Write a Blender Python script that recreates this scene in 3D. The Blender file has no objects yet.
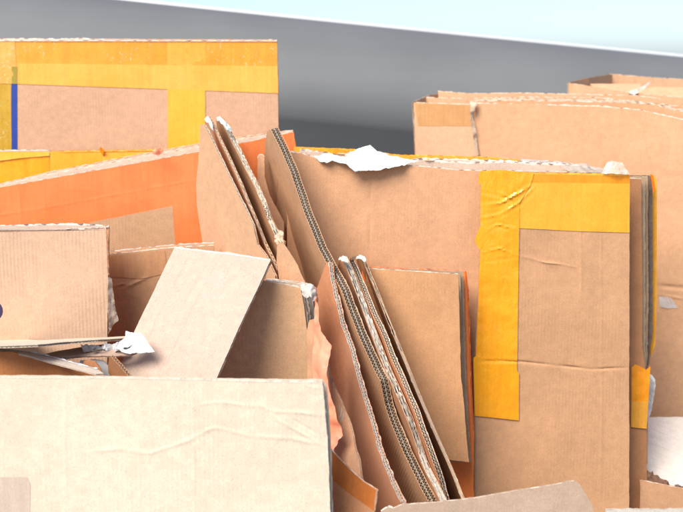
import bpy, math, random
from mathutils import Vector, Matrix, noise
from mathutils.geometry import delaunay_2d_cdt
V = Vector
random.seed(7)
scene = bpy.context.scene
COL = scene.collection

# ------------------------------------------------------------------ camera
FPX = 1138.0
CAM = V((0, 0, 1.25)); PITCH = math.radians(9.8)
FW = V((0, math.cos(PITCH), -math.sin(PITCH))); UP = V((0, math.sin(PITCH), math.cos(PITCH)))
def ray(px, py): return FW + V((1, 0, 0))*((px-341.5)/FPX) + UP*((256-py)/FPX)
def P(px, py, d):
    r = ray(px, py); return CAM + r*(d/r.y)
cd = bpy.data.cameras.new('camera'); cam = bpy.data.objects.new('camera', cd); COL.objects.link(cam)
cam.location = CAM; cam.rotation_euler = (math.radians(90)-PITCH, 0, 0)
cd.sensor_width = 36; cd.lens = 36*FPX/683; cd.clip_end = 2000; cd.clip_start = .05
cd.dof.use_dof = True; cd.dof.focus_distance = 2.25; cd.dof.aperture_fstop = 5.0
scene.camera = cam

# ------------------------------------------------------------------ materials
def new_mat(name):
    m = bpy.data.materials.new(name); m.use_nodes = True
    nt = m.node_tree; nt.nodes.clear()
    out = nt.nodes.new('ShaderNodeOutputMaterial'); b = nt.nodes.new('ShaderNodeBsdfPrincipled')
    nt.links.new(b.outputs[0], out.inputs[0]); return m, nt, b
def nd(nt, t, **kw):
    n = nt.nodes.new(t)
    for k, v in kw.items():
        if k in n.inputs: n.inputs[k].default_value = v
        else: setattr(n, k, v)
    return n
def mapped(nt, sc, rot=0):
    tc = nd(nt, 'ShaderNodeTexCoord'); mp = nd(nt, 'ShaderNodeMapping')
    mp.inputs['Scale'].default_value = sc; mp.inputs['Rotation'].default_value = (0, 0, rot)
    oi = nd(nt, 'ShaderNodeObjectInfo'); ad = nd(nt, 'ShaderNodeVectorMath', operation='ADD')
    nt.links.new(tc.outputs['Object'], ad.inputs[0])
    mu = nd(nt, 'ShaderNodeMath', operation='MULTIPLY'); mu.inputs[1].default_value = 7.3
    nt.links.new(oi.outputs['Random'], mu.inputs[0]); nt.links.new(mu.outputs[0], ad.inputs[1])
    nt.links.new(ad.outputs[0], mp.inputs[0]); return mp.outputs[0]
def noise_n(nt, vec, scale, detail=3, rough=.55, dist=0):
    n = nd(nt, 'ShaderNodeTexNoise'); n.inputs['Scale'].default_value = scale; n.inputs['Detail'].default_value = detail
    n.inputs['Roughness'].default_value = rough; n.inputs['Distortion'].default_value = dist
    nt.links.new(vec, n.inputs['Vector']); return n.outputs[0]
def rng(nt, fac, a, b, c, d):
    n = nd(nt, 'ShaderNodeMapRange'); nt.links.new(fac, n.inputs[0])
    for i, v in enumerate((a, b, c, d)): n.inputs[i+1].default_value = v
    return n.outputs[0]
def mul(nt, a, b, op='MULTIPLY'):
    n = nd(nt, 'ShaderNodeMath', operation=op)
    for i, x in enumerate((a, b)):
        if isinstance(x, (int, float)): n.inputs[i].default_value = x
        else: nt.links.new(x, n.inputs[i])
    return n.outputs[0]
def mixc(nt, fac, a, b, bt='MIX'):
    n = nd(nt, 'ShaderNodeMix', data_type='RGBA', blend_type=bt)
    if isinstance(fac, (int, float)): n.inputs[0].default_value = fac
    else: nt.links.new(fac, n.inputs[0])
    for i, x in ((6, a), (7, b)):
        if isinstance(x, tuple): n.inputs[i].default_value = (*x[:3], 1)
        else: nt.links.new(x, n.inputs[i])
    return n.outputs[2]
def bump(nt, b, h, strength, dist):
    n = nd(nt, 'ShaderNodeBump'); n.inputs['Strength'].default_value = strength; n.inputs['Distance'].default_value = dist
    nt.links.new(h, n.inputs['Height']); nt.links.new(n.outputs[0], b.inputs['Normal'])
_kc = {}
def kraft(col=(.50, .285, .165), flute=.35, spec=.18, rough=.85, blot=.10, stain=None, worn=.25):
    """brown paper liner: fibre specks, blotches, faint washboard of the flutes below"""
    if col[0] > col[2]*2.0: col = (min(.8, col[0]*1.12), min(.8, col[1]*1.11), col[2]*1.03)
    key = (col, flute, rough, blot, stain, worn)
    if key in _kc: return _kc[key]
    m, nt, b = new_mat('kraft_paper')
    v = mapped(nt, (1, 1, 1))
    fine = noise_n(nt, mapped(nt, (1, .45, 1)), 700, 3, .7)
    med = noise_n(nt, v, 60, 4, .65); big = noise_n(nt, v, 5.5, 4, .6, .6)
    spk = noise_n(nt, v, 420, 1, .5)
    w = nd(nt, 'ShaderNodeTexWave', wave_type='BANDS', bands_direction='X'); nt.links.new(mapped(nt, (1, 1, 1)), w.inputs[0])
    w.inputs['Scale'].default_value = 41.9; w.inputs['Distortion'].default_value = .35; w.inputs['Detail'].default_value = 1.5
    w.inputs['Detail Scale'].default_value = .3
    patch = rng(nt, noise_n(nt, v, 9, 3, .6), .38, .66, 0, 1)
    wv = mul(nt, w.outputs[1], patch)
    f = rng(nt, fine, .3, .7, .86, 1.13)
    f = mul(nt, f, rng(nt, med, .3, .7, .925, 1.07)); f = mul(nt, f, rng(nt, big, .3, .7, 1-blot*.65, 1+blot*.6))
    f = mul(nt, f, rng(nt, wv, 0, 1, 1, 1-.10*flute))
    f = mul(nt, f, rng(nt, spk, .24, .31, .72, 1))
    hs = nd(nt, 'ShaderNodeVectorMath', operation='SCALE'); hs.inputs[0].default_value = col; nt.links.new(f, hs.inputs['Scale'])
    c = hs.outputs[0]
    scuff = rng(nt, noise_n(nt, mapped(nt, (1, .25, 1), .4), 14, 5, .7, .4), .60, .78, 0, worn)
    light = tuple(min(.8, x*1.25+.06) for x in col)
    c = mixc(nt, scuff, c, light)
    if stain:
        c = mixc(nt, rng(nt, noise_n(nt, v, 3.2, 3, .6, .8), .5, .62, 0, .5), c, stain)
    nt.links.new(c, b.inputs['Base Color'])
    b.inputs['Roughness'].default_value = rough; b.inputs['Specular IOR Level'].default_value = spec
    h = mul(nt, mul(nt, fine, .25), mul(nt, wv, 1.2*flute), 'ADD'); h = mul(nt, h, mul(nt, med, .6), 'ADD')
    bump(nt, b, h, .55, .0007)
    _kc[key] = m; return m
def film(col, deep=None, rough=.24, bub=.35, wr=.5, name='packing_tape', alpha=1.0, streak=.3, bscale=120):
    m, nt, b = new_mat(name)
    v = mapped(nt, (1, 1, 1)); deep = deep or tuple(x*y for x, y in zip(col, (.9, .62, .5)))
    big = noise_n(nt, v, 7, 4, .6, .9)
    st = noise_n(nt, mapped(nt, (1, .05, 1)), 60, 3, .6)
    c = mixc(nt, rng(nt, big, .35, .7, 0, .55), col, deep)
    c = mixc(nt, rng(nt, st, .4, .7, 0, streak), c, deep)
    # air trapped below the film: pale specks, in patches
    sp = rng(nt, noise_n(nt, mapped(nt, (1, .7, 1)), bscale, 3, .65, 1.2), .60, .70, 0, 1)
    pa = rng(nt, noise_n(nt, v, 11, 3, .6), .42, .62, 0, bub)
    pale = tuple(min(1, x*.75+.28) for x in col)
    c = mixc(nt, mul(nt, sp, pa), c, pale)
    g = mul(nt, rng(nt, noise_n(nt, mapped(nt, (1, .5, 1)), 380, 3, .7), .3, .7, .90, 1.07), rng(nt, noise_n(nt, mapped(nt, (1, .02, 1)), 140, 2, .5), .35, .65, .95, 1.03))
    g = mul(nt, g, rng(nt, noise_n(nt, v, 45, 4, .7), .3, .7, .94, 1.04))
    hs = nd(nt, 'ShaderNodeVectorMath', operation='SCALE'); nt.links.new(c, hs.inputs[0]); nt.links.new(g, hs.inputs['Scale']); c = hs.outputs[0]
    nt.links.new(c, b.inputs['Base Color'])
    b.inputs['Roughness'].default_value = rough; b.inputs['Specular IOR Level'].default_value = .5
    b.inputs['Alpha'].default_value = alpha
    h = mul(nt, noise_n(nt, mapped(nt, (1, .3, 1), .5), 28, 4, .6, 1.0), mul(nt, noise_n(nt, v, 150, 2, .5), .15), 'ADD')
    bump(nt, b, h, wr, .003)
    return m
def plain(name, col, rough=.6, var=.12, scale=40, metal=0, spec=.5):
    m, nt, b = new_mat(name); v = mapped(nt, (1, 1, 1))
    n = noise_n(nt, v, scale, 4, .6); f = rng(nt, n, .3, .7, 1-var, 1+var)
    hs = nd(nt, 'ShaderNodeVectorMath', operation='SCALE'); hs.inputs[0].default_value = col; nt.links.new(f, hs.inputs['Scale'])
    nt.links.new(hs.outputs[0], b.inputs['Base Color']); b.inputs['Roughness'].default_value = rough
    b.inputs['Metallic'].default_value = metal; b.inputs['Specular IOR Level'].default_value = spec
    bump(nt, b, n, .2, .001); return m

K = kraft((.53, .295, .17)); K_DARK = kraft((.42, .20, .10)); K_WARM = kraft((.55, .285, .15), blot=.14)
K_LIGHT = kraft((.56, .335, .205), blot=.07); K_PALE = kraft((.69, .575, .435), flute=.3, blot=.04, worn=.2)
K_PINK = kraft((.51, .335, .24), flute=1.0, blot=.06)
K_RED = kraft((.46, .19, .10), flute=.2, blot=.2, rough=.55)
FLUTE = kraft((.46, .37, .28), flute=0, blot=.25, rough=.95)
FLUTE_G = kraft((.50, .39, .285), flute=0, blot=.3, rough=.95)
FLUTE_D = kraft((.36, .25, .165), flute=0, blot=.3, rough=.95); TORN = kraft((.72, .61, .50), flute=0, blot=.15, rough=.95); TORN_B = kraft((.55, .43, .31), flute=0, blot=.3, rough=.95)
ORANGE = film((.86, .235, .065), (.80, .17, .04), rough=.45, bub=.0, wr=.10, name='orange_print', streak=.25)
SALMON = film((.84, .34, .21), (.82, .22, .09), rough=.45, bub=.3, wr=.35, name='orange_paper')
TAPE = film((.86, .40, .035), (.84, .29, .015), bub=.30, wr=.25)
TAPE_L = film((.86, .46, .06), (.86, .38, .03), bub=.1, wr=.15)
TAPE_D = film((.84, .29, .012), (.78, .20, .006), bub=.25, wr=.6, rough=.2)
TAPE_O = film((.78, .22, .01), (.70, .13, .004), bub=.1, wr=.8, rough=.2)
TAPE_SPK = film((.58, .36, .035), (.50, .28, .02), bub=2.5, wr=.6, bscale=210)
TAPE_BR = film((.50, .24, .09), (.42, .18, .06), rough=.35, bub=.1, wr=.12)
TAPE_BRG = film((.46, .16, .04), (.36, .09, .02), rough=.16, bub=.1, wr=.35)
CLEAR = film((.66, .56, .46), (.60, .5, .4), rough=.15, bub=.6, wr=1.0, name='clear_film', alpha=.45)
CLEAR_W = film((.8, .78, .74), (.7, .68, .64), rough=.15, bub=.8, wr=1.0, name='clear_film', alpha=.45)
PAPER = plain('white_paper', (.80, .80, .79), .8, .03)
BLUE = plain('blue_ink', (.015, .05, .30), .5, .1); OLIVE = plain('olive_ink', (.33, .26, .03), .4, .1)
PURPLE = plain('purple_ink', (.035, .018, .07), .5, .2); GREYP = plain('grey_paper', (.42, .42, .42), .7, .1)
INK = plain('grey_ink', (.40, .38, .38), .7, .1); PINKINK = plain('faint_ink', (.70, .58, .55), .7, .05)

# ------------------------------------------------------------------ objects
def thing(name, label, cat, group=None, loc=None):
    o = bpy.data.objects.new(name, None); COL.objects.link(o); o.empty_display_size = .05
    o['label'] = label; o['category'] = cat
    if group: o['group'] = group
    if loc: o.location = loc
    return o
def tag(o, label, cat, group=None):
    o['label'] = label; o['category'] = cat
    if group: o['group'] = group
    return o
def link_mesh(name, verts, faces, mats, fm, parent, M, smooth=True):
    me = bpy.data.meshes.new(name); me.from_pydata([tuple(v) for v in verts], [], faces)
    for m in mats: me.materials.append(m)
    if fm: me.polygons.foreach_set('material_index', fm)
    if smooth:
        me.polygons.foreach_set('use_smooth', [True]*len(faces))
        me.update()
        try: me.set_sharp_from_angle(angle=math.radians(35))
        except Exception: pass
    me.update()
    o = bpy.data.objects.new(name, me); COL.objects.link(o)
    if parent is not None:
        o.parent = parent
        PM = parent['_m'] if False else PMAT.get(parent.name, Matrix.Translation(parent.location))
        o.matrix_local = PM.inverted() @ M
    else: o.matrix_world = M
    PMAT[o.name] = M
    return o
PMAT = {}

def vplane(dl, dr, lean=0.0):
    """upright plane: depth dl at the left picture edge, dr at the right one; leans back by `lean` per metre"""
    a = P(0, 256, dl); b = P(683, 256, dr); b.z = a.z
    return (a, b, a + V((0, -lean, -1)))
def pl3(*r): return tuple(P(*q) for q in r)

class Frame:
    def __init__(s, plane, flute='v', seed=0, bend=.0015, wl=.16, creases=()):
        a, b, c = plane
        n = (b-a).cross(c-a).normalized()
        mid = (a+b+c)/3
        if n.dot(CAM-mid) < 0: n = -n
        s.n = n; s.o = a.copy()
        if flute == 'v': y = V((0, 0, 1))
        elif flute == 'h': y = V((1, 0, 0))
        else:
            p, q = flute[1], flute[2]; e = s.hit(*q) - s.hit(*p)
            y = e if flute[0] == 'along' else e.cross(n)
        y = (y - n*y.dot(n)).normalized(); x = y.cross(n)
        s.x, s.y = x, y
        M = Matrix((x, y, n)).transposed().to_4x4(); M.translation = s.o; s.M = M
        s.seed = seed; s.bend = bend; s.wl = wl
        s.cr = []
        for c in creases:
            pts, amp, w = c
            s.cr.append(([s.uv(*p) for p in pts], amp, w))
    def hit(s, px, py):
        r = ray(px, py); t = (s.o-CAM).dot(s.n)/r.dot(s.n); return CAM + r*t
    def uv(s, px, py):
        if py == 'g':
            lo, hi = 300.0, 3000.0
            for _ in range(40):
                m = (lo+hi)/2
                r = ray(px, m)
                t = (s.o-CAM).dot(s.n)/r.dot(s.n)
                z = (CAM+r*t).z if t > 0 else -1
                if z > .006: lo = m
                else: hi = m
            py = lo
        q = s.hit(px, py)-s.o
        return V((q.dot(s.x), q.dot(s.y)))
    def h(s, p):
        k = 1/s.wl
        v = s.bend*2.2*noise.noise(V((p.x*k, p.y*k*.8, s.seed*3.7+.5))) + s.bend*.7*noise.noise(V((p.x*k*3, p.y*k*2.2, s.seed*5.1+9)))
        for pts, amp, w in s.cr:
            best = 1e9
            for a, b in zip(pts, pts[1:]):
                ab = b-a; t = max(0, min(1, (p-a).dot(ab)/ab.length_squared)); d = (p-a-ab*t).length
                if d < best: best = d
            if best < 4*w:
                e = min((p-pts[0]).length, (p-pts[-1]).length)
                am = amp*min(1, .15+e/.03)*max(.15, .85+.9*noise.noise(V((p.x*28, p.y*28, 2.2+s.seed))))
                v += am*math.exp(-(best/w)**2) - am*.4*math.exp(-((best-1.5*w)/w)**2)
        return v

def densify(pts, step, jag, seed, jmask=None):
    out = []
    n = len(pts)
    for i in range(n):
        a, b = pts[i], pts[(i+1) % n]; L = (b-a).length
        if L < 1e-6: continue
        k = max(1, int(L/step)); nr = V((-(b-a).y, (b-a).x))/L
        j = jag if jmask is None else jag*jmask[i]
        for q in range(k):
            t = q/k; p = a.lerp(b, t)
            f = 1 if q else .3
            o = noise.noise(V((p.x*220, p.y*220, seed)))*j + noise.noise(V((p.x*45, p.y*45, seed+4)))*j*1.6
            out.append(p + nr*o*f)
    return out
def segd(p, pts):
    best = 1e9
    for a, b in zip(pts, pts[1:]):
        ab = b-a; t = max(0, min(1, (p-a).dot(ab)/ab.length_squared)); d = (p-a-ab*t).length
        if d < best: best = d
    return best
def triangulate(poly, grid, cr=()):
    minx = min(p.x for p in poly); maxx = max(p.x for p in poly); miny = min(p.y for p in poly); maxy = max(p.y for p in poly)
    pts = list(poly); nb = len(poly)
    def inside(p):
        c = False; j = nb-1
        for i in range(nb):
            a, b = poly[i], poly[j]
            if (a.y > p.y) != (b.y > p.y) and p.x < (b.x-a.x)*(p.y-a.y)/(b.y-a.y)+a.x: c = not c
            j = i
        return c
    def bd(q): return min((q-p).length for p in poly)
    nx = int((maxx-minx)/grid); ny = int((maxy-miny)/grid)
    for j in range(1, ny+1):
        # scanline for speed
        y = miny+j*grid
        xs = []
        for i in range(nb):
            a, b = poly[i], poly[(i+1) % nb]
            if (a.y > y) != (b.y > y): xs.append((b.x-a.x)*(y-a.y)/(b.y-a.y)+a.x)
        xs.sort()
        for a, b in zip(xs[::2], xs[1::2]):
            x = a+grid*.6+(grid*.5 if j % 2 else 0)
            while x < b-grid*.5:
                q = V((x, y))
                if not any(segd(q, c[0]) < 2.6*c[2] for c in cr): pts.append(q)
                x += grid
    seen = set()
    for cp, amp, w in cr:
        for a, b in zip(cp, cp[1:]):
            ln = (b-a).length; d = (b-a)/ln; nr = V((-d.y, d.x)); k = max(1, int(ln/.0045))
            for i in range(k):
                for of in (0, .6, -.6, 1.2, -1.2, 1.9, -1.9):
                    q = a+d*(ln*i/k)+nr*(of*w)
                    hk = (int(q.x/.001), int(q.y/.001))
                    if hk in seen or (hk[0]+1, hk[1]) in seen or (hk[0]-1, hk[1]) in seen or (hk[0], hk[1]+1) in seen or (hk[0], hk[1]-1) in seen: continue
                    if abs(of) < segd(q, cp)/w+.15 and inside(q) and bd(q) > .0025: pts.append(q); seen.add(hk)
    r = delaunay_2d_cdt(pts, [], [list(range(nb))], 1, 1e-6)
    vs, fs = r[0], r[2]
    fs2 = []
    for f in fs:
        a, b, c = (vs[i] for i in f[:3])
        if (b-a).cross(c-a) < 0: f = list(reversed(f))
        fs2.append(tuple(f))
    return vs, fs2
def boundary(fs):
    e = {}
    for f in fs:
        for i in range(len(f)):
            a, b = f[i], f[(i+1) % len(f)]; e[(a, b)] = e.get((a, b), 0)+1
    return [(a, b) for (a, b) in e if (b, a) not in e]

class Mesh:
    def __init__(s): s.v = []; s.f = []; s.m = []
    def slab(s, vs, fs, zf, zb, mf, mb=None):
        """closed sheet; zf, zb functions of the 2D point"""
        mb = mf if mb is None else mb
        o = len(s.v); n = len(vs)
        s.v += [V((p.x, p.y, zf(p))) for p in vs] + [V((p.x, p.y, zb(p))) for p in vs]
        for f in fs:
            s.f.append(tuple(o+i for i in f)); s.m.append(mf)
            s.f.append(tuple(o+n+i for i in reversed(f))); s.m.append(mb)
        for a, b in boundary(fs):
            s.f.append((o+b, o+a, o+n+a, o+n+b)); s.m.append(mb)

def board(parent, name, outline, plane, t=.005, walls=1, mat=None, back=None, flute='v', seed=None, jag=.0006, bend=.0015,
          wl=.16, creases=(), grid=.02, pitch=.0075, fl=None, jmask=None, fold=None):
    """corrugated board: two (or three) liners with real waved fluting between them"""
    board.k += 1; seed = board.k if seed is None else seed
    fr = Frame(plane, flute, seed, bend, wl, creases)
    if creases: grid = min(grid, .014)
    pts = [fr.uv(*p) for p in outline]
    area = sum(a.x*b.y-b.x*a.y for a, b in zip(pts, pts[1:]+pts[:1]))
    jm = jmask
    if area < 0:
        pts.reverse()
        if jm: jm = list(reversed(jm[:-1]))+[jm[-1]]
    dense = densify(pts, .005, jag, seed, jm)
    vs, fs = triangulate(dense, grid, fr.cr)
    M = Mesh(); lt = .0008
    H = {}
    def h(p):
        k = (round(p.x, 5), round(p.y, 5))
        if k not in H: H[k] = fr.h(p)
        return H[k]
    M.slab(vs, fs, lambda p: h(p), lambda p: h(p)-lt, 0, 0)
    M.slab(vs, fs, lambda p: h(p)-t+lt, lambda p: h(p)-t, 2, 2)
    lev = [-lt]
    if walls == 2:
        mid = -t*.48
        M.slab(vs, fs, lambda p: h(p)+mid+.0004, lambda p: h(p)+mid-.0004, 1, 1)
        spans = [(-lt, mid+.0004), (mid-.0004, -t+lt)]
    else: spans = [(-lt, -t+lt)]
    nb = len(dense)
    minx = min(p.x for p in dense); maxx = max(p.x for p in dense)
    for wi, (z1, z0) in enumerate(spans):
        pt = pitch*(1 if wi == 0 else .86); ft = .00055
        amp = (z1-z0)/2-ft*.5; zc = (z1+z0)/2
        step = pt/8; k = int((maxx-minx-.003)/step); prev = None
        for i in range(k+1):
            x = minx+.0015+i*step
            ys = []
            for q in range(nb):
                a, b = dense[q], dense[(q+1) % nb]
                if (a.x > x) != (b.x > x): ys.append((b.y-a.y)*(x-a.x)/(b.x-a.x)+a.y)
            ys.sort()
            if len(ys) < 2: prev = None; continue
            best = max(zip(ys[::2], ys[1::2]), key=lambda r: r[1]-r[0])
            in0 = .0006+.0026*abs(noise.noise(V((x*60, 3.1, seed+wi)))); in1 = .0006+.0026*abs(noise.noise(V((x*60, 7.7, seed+wi))))
            lo, hi = best[0]+in0, best[1]-in1
            if hi-lo < .004: prev = None; continue
            ph = 2*math.pi*i/8 + 2.0*noise.noise(V((x*26, .3+wi*2, seed)))
            crush = 1-.7*max(0, noise.noise(V((x*22, 5.5, seed+wi))))
            z = zc + amp*crush*math.sin(ph)
            segs = [(lo, hi)] if (i < 12 or i > k-12 or hi-lo < .08) else [(lo, lo+.03), (hi-.03, hi)]
            rows = []
            for (l_, h_) in segs:
                ns = max(2, int((h_-l_)/.05)+1) if not creases else 8
                o = len(M.v)
                for j in range(ns):
                    y = l_+(h_-l_)*j/(ns-1); hh = fr.h(V((x, y)))
                    M.v += [V((x, y, hh+z+ft)), V((x, y, hh+z-ft))]
                rows.append((o, ns))
            if prev is not None and len(prev) == len(rows):
              for (po, pn), (o, ns) in zip(prev, rows):
                m = min(ns, pn)
                A = [po+2*round(j*(pn-1)/(m-1)) for j in range(m)]; B = [o+2*round(j*(ns-1)/(m-1)) for j in range(m)]
                for j in range(m-1):
                    M.f.append((A[j], B[j], B[j+1], A[j+1])); M.m.append(1)
                    M.f.append((A[j]+1, A[j+1]+1, B[j+1]+1, B[j]+1)); M.m.append(1)
                M.f.append((A[0], A[0]+1, B[0]+1, B[0])); M.m.append(1)
                M.f.append((A[-1], B[-1], B[-1]+1, A[-1]+1)); M.m.append(1)
            prev = rows
    mat = mat or K
    if fold:
        f = fold
        for v in M.v: v.z += f(v.x, v.y, fr)
    o = link_mesh(name, M.v, M.f, [mat, fl or FLUTE, back or mat], M.m, parent, fr.M)
    fr.obj = o; fr.foldf = fold; fr.t = t
    return fr
board.k = 0

def overlay(B, name, outline, off=.0008, mat=None, wr=.0003, wl=.03, jag=.0002, grid=.007, th=.0003, parent=None, seed=0, lift=None, top=None):
    """thin film / print laid on a board, following its surface"""
    off *= .55; wr = wr*.5 if wr < .001 else wr*.8; th = .0002
    pts = [B.uv(*p) for p in outline]
    if sum(a.x*b.y-b.x*a.y for a, b in zip(pts, pts[1:]+pts[:1])) < 0: pts.reverse()
    vs, fs = triangulate(densify(pts, .004, jag, seed+31), grid)
    def zf(p):
        z = B.h(p)+off+wr*(1+noise.noise(V((p.x/wl, p.y/wl, seed+.7))))+wr*.5*abs(noise.noise(V((p.x/wl*3, p.y/wl*1.3, seed+2.7))))
        if lift: z += lift(p, B)
        if B.foldf: z += B.foldf(p.x, p.y, B)
        return z
    M = Mesh(); M.slab(vs, fs, zf, lambda p: zf(p)-th, 0)
    return link_mesh(name, M.v, M.f, [mat], M.m, parent or B.obj, B.M)

def fray(B, line, mat=None, up=(.001, .004), z=-.001, name='torn_paper', curl=.0015, seed=0, parent=None, freq=90, base=.003, gap=.0, th=.0005, dirv=None):
    """ragged paper lip along a pixel line of a board"""
    pts = [B.uv(*p) for p in line]; dn = []
    for a, b in zip(pts, pts[1:]):
        k = max(2, int((b-a).length/.0015))
        dn += [(a.lerp(b, i/k), (b-a).normalized()) for i in range(k)]
    dn.append((pts[-1], (pts[-1]-pts[-2]).normalized()))
    M = Mesh(); sgn = 1
    c = V((0, 0))
    for q in B.outc: c += q
    c /= len(B.outc)
    prev = None
    for i, (p, d) in enumerate(dn):
        nr = V((-d.y, d.x))
        if (c-p).dot(nr) > 0: nr = -nr
        s = i*.0015
        a = noise.noise(V((s*freq, seed*3.3+1, .2)))*.5+.5; a2 = abs(noise.noise(V((s*freq*3.7, seed+8, 1))))
        hgt = .5*(up[0]+(up[1]-up[0])*max(0, min(1.3, a*1.5-.35+a2*.5)))
        cut = noise.noise(V((s*freq*.35, seed+77, 3)))
        if cut < gap-.5: hgt = 0.0002
        zz = z+curl*noise.noise(V((s*50, seed+5, 9)))
        z2 = zz+curl*1.6*noise.noise(V((s*80, seed+15, 2)))
        hh = B.h(p)+(B.foldf(p.x, p.y, B) if B.foldf else 0)
        q0 = p-nr*base; q1 = p+nr*hgt*.55; q2 = p+nr*hgt
        o = len(M.v)
        for (q, zq) in ((q0, z), (q1, zz), (q2, z2)):
            M.v += [V((q.x, q.y, hh+zq+th/2)), V((q.x, q.y, hh+zq-th/2))]
        if prev is not None:
            for j in (0, 2):
                M.f += [(prev+j, o+j, o+j+2, prev+j+2), (prev+j+1, prev+j+3, o+j+3, o+j+1)]; M.m += [0, 0]
            M.f.append((prev+4, o+4, o+5, prev+5)); M.m.append(0)
        prev = o
    return link_mesh(name, M.v, M.f, [mat or TORN], M.m, parent or B.obj, B.M)
_b0 = board
def board(parent, name, outline, plane, **kw):
    B = _b0(parent, name, outline, plane, **kw)
    B.outc = [B.uv(*p) for p in outline]; return B
board.k = 0

def sheet(name, pts3, mat, parent=None, th=.0005, sub=None, wr=0, wl=.03, seed=0):
    """loose crumpled flake: polygon given by pixel + depth, smooth fill"""
    P3 = [P(*q) for q in pts3]; c = sum(P3, V())/len(P3)
    a = V()
    for i in range(len(P3)):
        a += (P3[i]-c).cross(P3[(i+1) % len(P3)]-c)
    n = a.normalized()
    if n.dot(CAM-c) < 0: n = -n
    y = V((0, 0, 1)); y = (y-n*y.dot(n)).normalized(); x = y.cross(n)
    M4 = Matrix((x, y, n)).transposed().to_4x4(); M4.translation = c
    L = [V(((p-c).dot(x), (p-c).dot(y), (p-c).dot(n))) for p in P3]
    poly = [V((l.x, l.y)) for l in L]
    if sum(a.x*b.y-b.x*a.y for a, b in zip(poly, poly[1:]+poly[:1])) < 0: poly.reverse(); L.reverse()
    vs, fs = triangulate(densify(poly, .002, .0005, seed), .0035)
    def z(p):
        s = w = 0
        for l in L:
            d = 1/((p.x-l.x)**2+(p.y-l.y)**2+1e-6); d *= d; s += d*l.z; w += d
        return s/w + wr*noise.noise(V((p.x/wl, p.y/wl, seed+.3))) + wr*.9*abs(noise.noise(V((p.x/wl*1.7, p.y/wl*1.7, seed+4)))) - wr*.5*abs(noise.noise(V((p.x/wl*4, p.y/wl*3.2, seed+6))))
    M = Mesh(); M.slab(vs, fs, z, lambda p: z(p)-th, 0)
    return link_mesh(name, M.v, M.f, [mat], M.m, parent, M4)

#SCENE
def T(name, px, d, label, cat, group=None):
    p = P(px, 256, d); return thing(name, label, cat, group, (p.x, d, 0))
G = 'flattened cardboard boxes standing in the pile'
GS = 'loose cardboard sheets leaning in a fan'

# ---- ground, backdrop -------------------------------------------------
def ground():
    n = 40; vs = []; fs = []
    for j in range(n+1):
        for i in range(n+1):
            vs.append(V((-60+120*i/n, -20+160*j/n, 0)))
    for j in range(n):
        for i in range(n):
            a = j*(n+1)+i; fs.append((a, a+1, a+n+2, a+n+1))
    o = link_mesh('ground', vs, fs, [plain('asphalt', (.09, .09, .09), .9, .3, 30)], None, None, Matrix())
    o['kind'] = 'structure'
ground()

def metal():
    m, nt, b = new_mat('grey_painted_metal')
    v = mapped(nt, (1, 1, 1)); n = noise_n(nt, v, 1.6, 3, .5)
    n = mul(nt, n, mul(nt, noise_n(nt, mapped(nt, (.12, 3, 6)), 1.3, 4, .6), .5), 'ADD')
    c = mixc(nt, rng(nt, n, .4, 1.1, 0, 1), (.13, .135, .135), (.175, .18, .178))
    nt.links.new(c, b.inputs['Base Color']); b.inputs['Roughness'].default_value = .65; b.inputs['Specular IOR Level'].default_value = .3
    b.inputs['Coat Weight'].default_value = .0; b.inputs['Coat Roughness'].default_value = .3
    return m
MET = metal()
RIM = plain('rim_highlight', (.62, .64, .65), .5, .04, 3, .2)  # rolled edge, its highlight painted in as a pale colour
def backdrop():
    d0 = 5.3
    top = []
    def ytop(px):
        return -13 + .098*px if px < 60 else -7.1+ (px-60)*.1075 - ((px-60)**2)*.0000085
    root = T('metal_panel', 341, 5.0, 'big smooth dark grey curved metal panel, out of focus behind all the boxes', 'panel')
    xs = [-500+25*i for i in range(69)]
    prof = []
    for i in range(25):
        a = math.radians(8+96*i/24); prof.append((-.55*math.sin(a)+.55*math.sin(math.radians(8)), -.36*(math.cos(math.radians(8))-math.cos(a))))
    prof.append((-.05, -1.0)); prof.append((.0, -1.6))
    vs = []; fs = []
    for px in xs:
        p = P(px, ytop(px), d0)
        for (dy, dz) in prof: vs.append(V((p.x, p.y+dy, max(.0, p.z+dz))))
        # back side, so that it is a hollow shell with thickness
        vs.append(V((p.x, p.y+.05, p.z-.03))); vs.append(V((p.x, p.y+.05, 0)))
    m = len(prof)+2
    for i in range(len(xs)-1):
        for j in range(len(prof)-1): fs.append((i*m+j, (i+1)*m+j, (i+1)*m+j+1, i*m+j+1))
        fs.append((i*m, i*m+m-2, (i+1)*m+m-2, (i+1)*m)); fs.append((i*m+m-2, i*m+m-1, (i+1)*m+m-1, (i+1)*m+m-2))
    link_mesh('skin', vs, fs, [MET], None, root, Matrix())
    vs = []; fs = []; r = .010
    for px in xs:
        p = P(px, ytop(px), d0)
        for k in range(10):
            a = 2*math.pi*k/10; vs.append(V((p.x, p.y+r*math.cos(a), p.z+r*math.sin(a))))
    for i in range(len(xs)-1):
        for k in range(10): fs.append((i*10+k, i*10+(k+1) % 10, (i+1)*10+(k+1) % 10, (i+1)*10+k))
    link_mesh('rim', vs, fs, [RIM], None, root, Matrix())
backdrop()

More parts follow.
